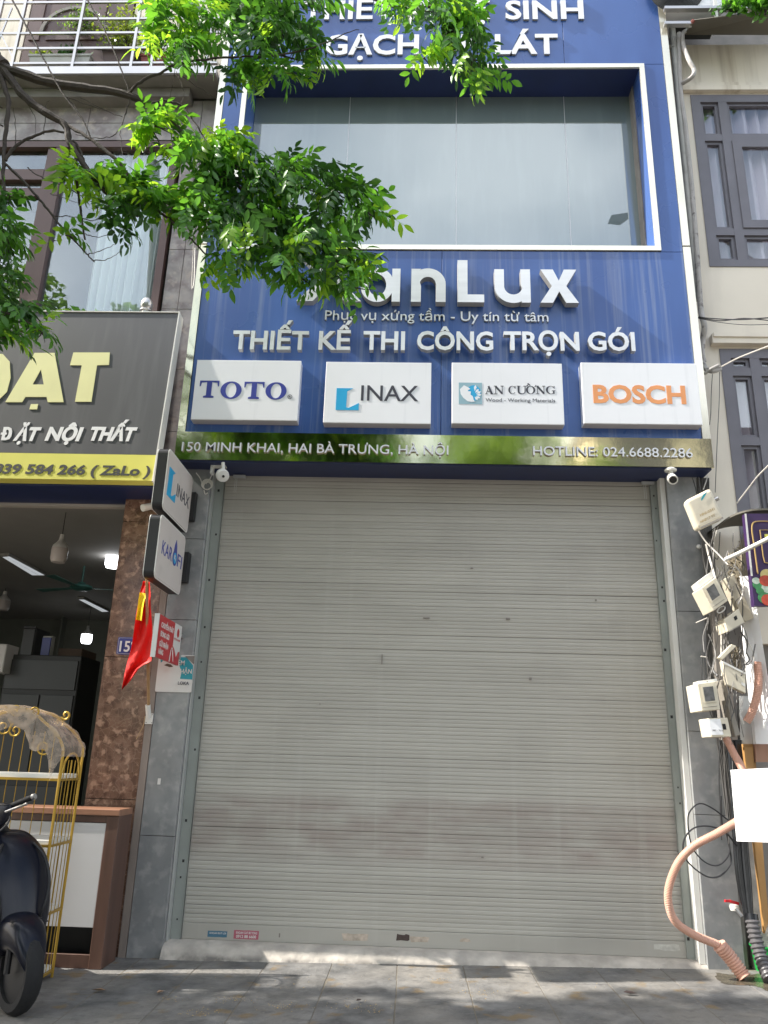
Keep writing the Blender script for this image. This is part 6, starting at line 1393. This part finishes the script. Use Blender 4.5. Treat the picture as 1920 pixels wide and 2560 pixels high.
#====================================================================== THE OTHER SIDE OF THE STREET (seen in the glass and gold trim)
def leaf_cloud(mb, c, r, n, s):
    for i in range(n):
        d = Vector((random.gauss(0, 1), random.gauss(0, 1), random.gauss(0, 1))).normalized()*random.uniform(.55, 1)**.5
        p = Vector((c[0]+d.x*r[0], c[1]+d.y*r[1], c[2]+d.z*r[2]))
        u = Vector((random.uniform(-1, 1), random.uniform(-1, 1), random.uniform(-.7, .5))).normalized(); v = u.orthogonal().normalized(); v.rotate(Matrix.Rotation(random.uniform(0, 6.28), 3, u)); k = s*random.uniform(.6, 1.4)
        mb.add([p, p+u*k*.5+v*k*.3, p+u*k, p+u*k*.5-v*k*.3], [(0, 1, 2, 3)])
def far_tree(x, y, h, label):
    t = thing('street_tree', label, 'tree', (x, y, -.15), 'trees across the street')
    tr_ = MB().tube(smooth([(x, y, -.15), (x+.1, y, h*.25), (x-.1, y+.1, h*.5), (x, y, h*.8)], 3), [.2, .19, .18, .17, .16, .15, .13, .12, .1, .08], 9)
    for k in range(5):
        a = random.uniform(0, 6.28); z0 = h*random.uniform(.35, .6); tr_.tube([(x, y, z0), (x+math.cos(a)*1.0, y+math.sin(a)*.8, z0+h*.15), (x+math.cos(a)*1.9, y+math.sin(a)*1.3, z0+h*.25)], [.08, .05, .02], 6)
    tr_.build('trunk', M['bark'], t)
    mb = MB()
    for k in range(20):
        a = random.uniform(0, 6.28); q_ = random.uniform(.42, .94); rr = random.uniform(0, 2.3)*(1.15-q_*.6); leaf_cloud(mb, (x+rr*math.cos(a), y+rr*.7*math.sin(a), h*q_), (1.2, 1.0, .8), 300, .30)
    stuff(mb.build('crown', M['leaf_far'], t, recalc=False))
for i, (x, y, h) in enumerate(((-13.0, -15.6, 17.0), (-9.2, -15.2, 17.9), (-5.6, -15.8, 12.8), (-1.8, -15.3, 12.4), (2.2, -16.0, 12.6), (5.2, -16.6, 10.8))):
    far_tree(x, y, h, ('leftmost tall tree across the road, mirrored in the left window', 'tallest tree across the road, mirrored behind the white curtain', 'third tree from the left across the road, mirrored in gold strip', 'fourth tree from the left across the road, mirrored in gold strip', 'fifth tree from the left across the road, mirrored in gold strip', 'lowest tree across the road, beside the cream house')[i])
fb = thing('far_building', 'cream four storey house across the street, mirrored in the gold strip', 'building', (11, -21, 0))
MB().box(6.5, 17, -27, -21, -.15, 13.5).build('wall', M['cream_wall'], fb)
for i in range(3):
    for j in range(4): MB().box(7.4+i*3.2, 9.4+i*3.2, -21.0, -20.94, 2.6+j*3, 4.4+j*3).build('window', M['mauve'], fb)
MB().box(6.3, 17.2, -27, -20.6, 13.5, 13.8).build('roof_edge', M['pot_brown'], fb)
lc = thing('street_lamp', 'grey street lamp head on long arm, mirrored in the upper window', 'street lamp', (5.6, -4.5, 0))
MB().tube([(5.6, -4.5, .1), (5.6, -4.5, 9.6)], [.09, .05], 10).build('pole', M['sky_grey_metal'], lc)
LH = Vector((3.31, -4.0, 1.48+.7862*(6.78+.18+4.0)))
MB().tube(smooth([(5.6, -4.5, 9.55), (4.8, -4.3, 10.0), tuple(LH+Vector((.2, 0, .05)))], 4), .035, 8).build('arm', M['sky_grey_metal'], lc)
MB().add([LH+Vector(p) for p in ((-.20, -.05, -.05), (-.16, -.09, .02), (.12, -.09, .07), (.16, -.03, .06), (.16, .03, .06), (.12, .09, .07), (-.16, .09, .02), (-.20, .05, -.05), (0, -.06, -.06), (0, .06, -.06))], [(0, 1, 6, 7), (1, 2, 5, 6), (2, 3, 4, 5), (0, 8, 2, 1), (8, 3, 2), (7, 6, 9), (6, 5, 9), (9, 5, 4), (0, 7, 9, 8), (8, 9, 4, 3)]).build('lamp_head', M['sky_grey_metal'], lc)

#====================================================================== THE STREET TREE IN FRONT
D0 = 4.35
tree = thing('street_tree', 'street tree with pinnate leaves whose branches hang over the left and top', 'tree', (-3.45, -2.3, 0))
def br(pts, r0, r1, sm_=5):
    P_ = smooth([W(p[0], p[1], p[2] if len(p) > 2 else D0) for p in pts], sm_); n = len(P_)
    for p in P_: p += Vector((random.uniform(-1, 1), random.uniform(-1, 1), random.uniform(-1, 1)))*.004
    rs = [(r0+(r1-r0)*i/(n-1))*random.uniform(.9, 1.1)*.5*5.2/1950 for i in range(n)]
    return MB().tube(P_, rs, 8 if r0 > 8 else 5).build('branch', M['bark'], tree)
j0 = W(-25, 110, D0)
MB().tube(smooth([(-3.45, -2.3, -.02), (-3.4, -2.3, 1.2), (-3.5, -2.28, 2.6), (-3.6, -2.26, 4.2), (-3.62, -2.25, 5.6), (-3.55, -2.25, 7.4), (-3.8, -2.2, 9.5)], 4), [.17]+[.15]*3+[.145]*4+[.14]*5+[.13]*3+[.12]*3+[.10]*3+[.08]*3, 14).build('trunk', M['bark'], tree)
MB().tube(smooth([(-3.58, -2.25, 5.3), (j0.x-.12, j0.y, j0.z-.08), tuple(W(10, 165, D0))], 5), [.08]*6+[.05]*5, 10).build('branch', M['bark'], tree)
BR = [([(-30, 95), (0, 160), (40, 180), (130, 208), (230, 222), (320, 238), (400, 280, 4.4), (450, 325, 4.45), (500, 372, 4.5), (540, 405, 4.5), (600, 470, 4.55), (680, 560, 4.6), (740, 620, 4.65)], 30, 6),
    ([(-10, 150), (20, 190), (60, 240), (110, 280), (162, 312), (176, 360), (215, 420), (262, 478), (310, 520), (345, 540)], 26, 8),
    ([(164, 310), (230, 350, 4.3), (300, 410, 4.3), (350, 480, 4.35), (400, 530, 4.4), (455, 572, 4.4), (480, 600, 4.4), (515, 634, 4.4), (545, 640, 4.4)], 10, 3),
    ([(4, 150), (6, 200), (20, 255), (14, 340), (8, 400), (10, 480)], 16, 8),
    ([(12, 402), (40, 365), (70, 348), (120, 328), (160, 330)], 9, 6),
    ([(320, 235), (350, 205, 4.3), (400, 182, 4.3), (450, 158, 4.3), (560, 145, 4.3), (700, 137, 4.3), (790, 118, 4.3)], 9, 4),
    ([(750, 130, 4.3), (820, 105, 4.3), (860, 85, 4.3), (897, 73, 4.3)], 4, 2),
    ([(440, -10, 4.6), (520, 45, 4.6), (560, 70, 4.6), (640, 112, 4.6), (745, 150, 4.6), (780, 135, 4.6)], 9, 4),
    ([(20, -20, 4.2), (60, 55, 4.2), (100, 130, 4.2), (140, 205, 4.2), (165, 245, 4.2), (205, 300, 4.2), (228, 345, 4.2)], 6, 3),
    ([(213, -10, 4.2), (260, 75, 4.2), (295, 150, 4.2), (322, 232, 4.25)], 5, 3.5),
    ([(188, 365), (192, 450), (200, 520), (212, 598)], 9, 5),
    ([(10, 405), (60, 455), (100, 500), (132, 540), (165, 580), (205, 622), (222, 640), (235, 655)], 8, 3),
    ([(378, 258, 4.4), (410, 252, 4.4), (450, 262, 4.4), (475, 290, 4.4), (520, 360, 4.4), (545, 410, 4.4)], 6, 3),
    ([(325, 250), (312, 290), (300, 320), (280, 340), (240, 345), (190, 338)], 4, 1.5), ([(358, 265), (375, 310), (400, 360), (425, 400), (445, 420)], 4, 2),
    ([(300, 322), (303, 360), (305, 385)], 2.5, 1.5), ([(305, 292), (260, 275), (200, 243)], 2.5, 1.5), ([(170, 245), (200, 285), (218, 320), (226, 340)], 3, 2),
    ([(165, 242), (210, 258), (258, 275)], 2.5, 1.2), ([(183, 350), (200, 375), (215, 412)], 7, 4), ([(220, 425), (262, 440), (300, 462), (345, 480)], 5, 2.5),
    ([(132, 540), (170, 541), (205, 544)], 3, 2), ([(205, 545), (230, 552), (255, 546)], 3, 1.5), ([(212, 585), (245, 592), (285, 583)], 2.5, 1.2), ([(222, 635), (255, 625), (288, 610)], 2.5, 1.2), ([(235, 650), (270, 648), (305, 628)], 2.5, 1.2),
    ([(162, 577), (150, 595), (128, 605)], 2.5, 1.5), ([(70, 420), (100, 440), (190, 482), (225, 512)], 3.5, 2), ([(125, 484), (160, 495), (195, 508)], 2, 1.2),
    ([(280, 400), (278, 430), (268, 463)], 2.5, 1.5), ([(335, 453), (390, 447), (438, 440)], 2.5, 1), ([(5, 268, 4.3), (-10, 262, 4.3)], 5, 4), ([(-10, 305), (8, 315)], 5, 4), ([(75, 270), (90, 300), (88, 340)], 2, 1), ([(38, 370), (38, 300), (32, 268)], 2.5, 1.2), ([(110, 335), (115, 265), (124, 252)], 2.5, 1),
    ([(440, 60, 4.5), (445, 130, 4.5), (430, 220, 4.5), (425, 270, 4.5)], 2, 1), ([(452, 190, 4.4), (500, 220, 4.4), (532, 240, 4.4)], 2, 1), ([(440, 180, 4.4), (460, 230, 4.4), (452, 258, 4.4)], 2, 1),
    ([(545, 395, 4.5), (600, 420, 4.5), (680, 450, 4.5), (760, 470, 4.5), (850, 500, 4.5), (930, 530, 4.5)], 6, 2), ([(600, 470, 4.55), (700, 520, 4.5), (800, 600, 4.5), (900, 690, 4.5)], 5, 2),
    ([(900, -20, 4.5), (960, 10, 4.5), (1080, 30, 4.5), (1160, 60, 4.5), (1190, 120, 4.5), (1200, 190, 4.5)], 6, 2), ([(300, 500, 4.4), (400, 520, 4.4), (500, 540, 4.4)], 5, 2), ([(-20, 560, 4.3), (20, 600, 4.3), (50, 700, 4.3)], 6, 2), ([(-20, 770, 4.2), (60, 800, 4.2), (130, 850, 4.2)], 6, 2)]
for b in BR: br(*b)
# pinnate leaf meshes: a stalk with paired leaflets; lighter copies for young shoots
def leaflet(mb, p, d, nrm, L, wd, droop):
    d = d.normalized(); s_ = d.cross(nrm).normalized(); u = s_.cross(d)
    rows = []
    for (t, w_) in ((0, 0), (.22, .72), (.5, 1), (.78, .62), (1, 0)):
        c = p+d*L*t-Vector((0, 0, 1))*droop*t*t*L
        rows.append((c, w_*wd/2))
    k = []
    i0 = len(mb.v); mb.v.append(tuple(rows[0][0]))
    for c, w_ in rows[1:4]: mb.v += [tuple(c-s_*w_+u*w_*.28), tuple(c), tuple(c+s_*w_+u*w_*.28)]
    mb.v.append(tuple(rows[4][0])); a = i0
    mb.f += [(a, a+1, a+2), (a, a+2, a+3)]
    for r in range(2): b = a+1+r*3; mb.f += [(b, b+3, b+4, b+1), (b+1, b+4, b+5, b+2)]
    b = a+7; mb.f += [(b, a+10, b+1), (b+1, a+10, b+2)]
def pinnate(n, L, lf, seed):
    R = random.Random(seed); mb = MB(); mb.smooth = True
    cur = [Vector((t*L, 0, -.18*L*t*t*R.uniform(.5, 1.8))) for t in [i/7 for i in range(8)]]
    mb.tube(cur, .0014, 3)
    for i in range(n):
        t = .18+.82*i/(n-1) if n > 1 else 1; q = t*7; j = min(6, int(q)); p = cur[j].lerp(cur[j+1], q-j); s = 1 if i % 2 else -1
        if i == n-1: d = Vector((1, 0, -.35))
        else: d = Vector((.55+.2*R.random(), s*1.0, -.30+R.uniform(-.25, .2)))
        nr = Vector((R.uniform(-.3, .3), R.uniform(-.3, .3)-s*.2, 1))
        leaflet(mb, p, d, nr, lf*R.uniform(.8, 1.15)*(1 if t < .9 else 1.1), lf*.46*R.uniform(.85, 1.1), R.uniform(.1, .5))
    return mb
VAR = [pinnate(random.Random(k).choice((7, 9, 9, 11)), random.Random(k+50).uniform(.18, .26), random.Random(k+90).uniform(.072, .088), k) for k in range(14)]
MESH = {m_: [v.mesh('leaf', M[m_]) for v in VAR] for m_ in ('leaf', 'leaf_young', 'leaf_dark')}
# (px, py, rx, ry, how many leaves, depth, young share)
CL = [(640, 60, 105, 75, 62, 4.5, .0), (722, 105, 88, 60, 40, 4.5, .03), (700, 15, 150, 35, 34, 4.55, 0), (800, 160, 28, 22, 7, 4.35, .4), (605, 195, 50, 35, 14, 4.4, .1), (690, 185, 80, 22, 14, 4.35, .35),
      (1090, 25, 115, 40, 34, 4.5, .1), (1140, 90, 62, 65, 36, 4.5, .05), (1185, 160, 42, 45, 18, 4.45, .1), (1065, 150, 26, 20, 5, 4.4, .6), (980, 25, 40, 26, 7, 4.4, .3), (1210, 205, 26, 22, 6, 4.4, .3),
      (420, 45, 75, 55, 34, 4.35, .55), (475, 115, 60, 45, 24, 4.35, .45), (520, 50, 45, 60, 20, 4.5, .2), (395, 110, 28, 22, 6, 4.3, .7),
      (400, 325, 55, 42, 16, 4.3, .7), (550, 370, 90, 42, 26, 4.4, .3), (470, 390, 50, 40, 14, 4.4, .4), (600, 460, 120, 62, 62, 4.5, .03), (735, 440, 105, 42, 40, 4.45, .12), (845, 490, 72, 42, 30, 4.45, .03), (930, 538, 38, 22, 9, 4.4, .05),
      (635, 550, 120, 60, 58, 4.5, .1), (710, 628, 108, 44, 40, 4.5, .16), (850, 660, 76, 42, 28, 4.4, .15), (895, 725, 40, 26, 9, 4.4, .3), (575, 660, 48, 32, 13, 4.45, .45), (495, 530, 70, 40, 26, 4.45, .25), (800, 585, 90, 50, 34, 4.5, .02), (760, 700, 70, 28, 14, 4.45, .3),
      (335, 490, 70, 30, 26, 4.35, .15), (235, 455, 60, 32, 20, 4.35, .5), (170, 425, 42, 22, 9, 4.3, .8), (300, 540, 42, 36, 13, 4.35, .0), (410, 510, 60, 30, 18, 4.4, .3), (330, 590, 20, 12, 3, 4.35, 0),
      (22, 510, 36, 36, 9, 4.3, .15), (12, 600, 36, 58, 18, 4.3, 0), (6, 705, 36, 40, 9, 4.3, .05), (35, 778, 70, 44, 26, 4.25, .05), (108, 835, 26, 22, 6, 4.25, .3), (20, 850, 40, 22, 6, 4.2, .1), (172, 595, 24, 22, 3, 4.3, 1)]
cands = []
tw = MB(); R9 = random.Random(3)
for (px, py, rx, ry, n, D, yg) in CL:
    for k in range(max(2, n//6)):
        a = R9.uniform(0, 6.28); tw.tube(smooth([W(px-.4*rx*math.cos(a)*R9.random()-rx*.2, py-ry*.3, D), W(px+rx*.35*math.cos(a), py+ry*.3*math.sin(a), D+R9.uniform(-.05, .05)), W(px+rx*.85*math.cos(a), py+ry*.8*math.sin(a)+4, D+R9.uniform(-.1, .1))], 4), [.0055-.0005*i for i in range(9)], 5)
stuff(tw.build('twigs', M['bark'], tree, recalc=False))
RR = random.Random(11)
for (px, py, rx, ry, n, D, yg) in CL:
    n = int(n*1.2)
    for i in range(n):
        a = RR.uniform(0, 6.28); r = math.sqrt(RR.random()); u, v = px-4+rx*r*math.cos(a)*.84, py-14+ry*r*math.sin(a)*.74
        Dd = D+RR.gauss(0, .14)*(1 if n > 20 else .4)
        p = W(u, v, Dd)
        out_dir = Vector((math.cos(a)*.7+.35, RR.uniform(-.8, .5), -math.sin(a)*.55-.35+RR.uniform(-.35, .3))).normalized()
        young = RR.random() < yg
        mt = 'leaf_young' if young and RR.random() < .8 else ('leaf_dark' if (RR.random() < .5 and yg < .2) else 'leaf')
        vis = (0 < u < 1920 and v > -5)
        cands.append((0 if vis else 1, RR.random(), p, out_dir, mt, RR.randrange(14), RR.uniform(.8, 1.15), RR.uniform(-.6, .6)))
cands.sort(key=lambda c: (c[0], c[3].y+c[1]*.6))
def basis_for(d, roll):
    x = d.normalized(); y = Vector((0, 0, 1)).cross(x); y = y.normalized() if y.length > .05 else Vector((0, 1, 0)); z = x.cross(y)
    m_ = Matrix((x, y, z)).transposed(); return m_ @ Matrix.Rotation(roll, 3, 'X')
rest = {k: MB() for k in ('leaf', 'leaf_young', 'leaf_dark')}
for i, (_, _, p, d, mt, vi, s_, roll) in enumerate(cands):
    R3 = basis_for(d, roll); c0_ = p-d*.09
    if i < 300:
        o = obj('leaf', MESH[mt][vi], tree); m4 = R3.to_4x4(); o.matrix_basis = Matrix.Translation(c0_-tree.location) @ m4 @ Matrix.Scale(s_, 4)
    else:
        vv = VAR[vi]; rest[mt].smooth = True; rest[mt].add([c0_+R3 @ (Vector(v)*s_) for v in vv.v], vv.f)
for k, mb in rest.items():
    if mb.v: stuff(mb.build('foliage', M[k], tree, recalc=False))
# crown out of the frame, up and to the left, that shades the pavement
cr_ = MB()
RR = random.Random(5)
for k in range(60):
    z0 = 4.7+RR.random()*2.3; x = RR.uniform(-9.9, -3.9); y = RR.uniform(-3.1, -1.8) if k % 3 else RR.uniform(-5.0, -2.6)
    leaf_cloud(cr_, (x, y, z0), (.62, .42, .34), 300, .15)
stuff(cr_.build('crown', M['leaf'], tree, recalc=False))
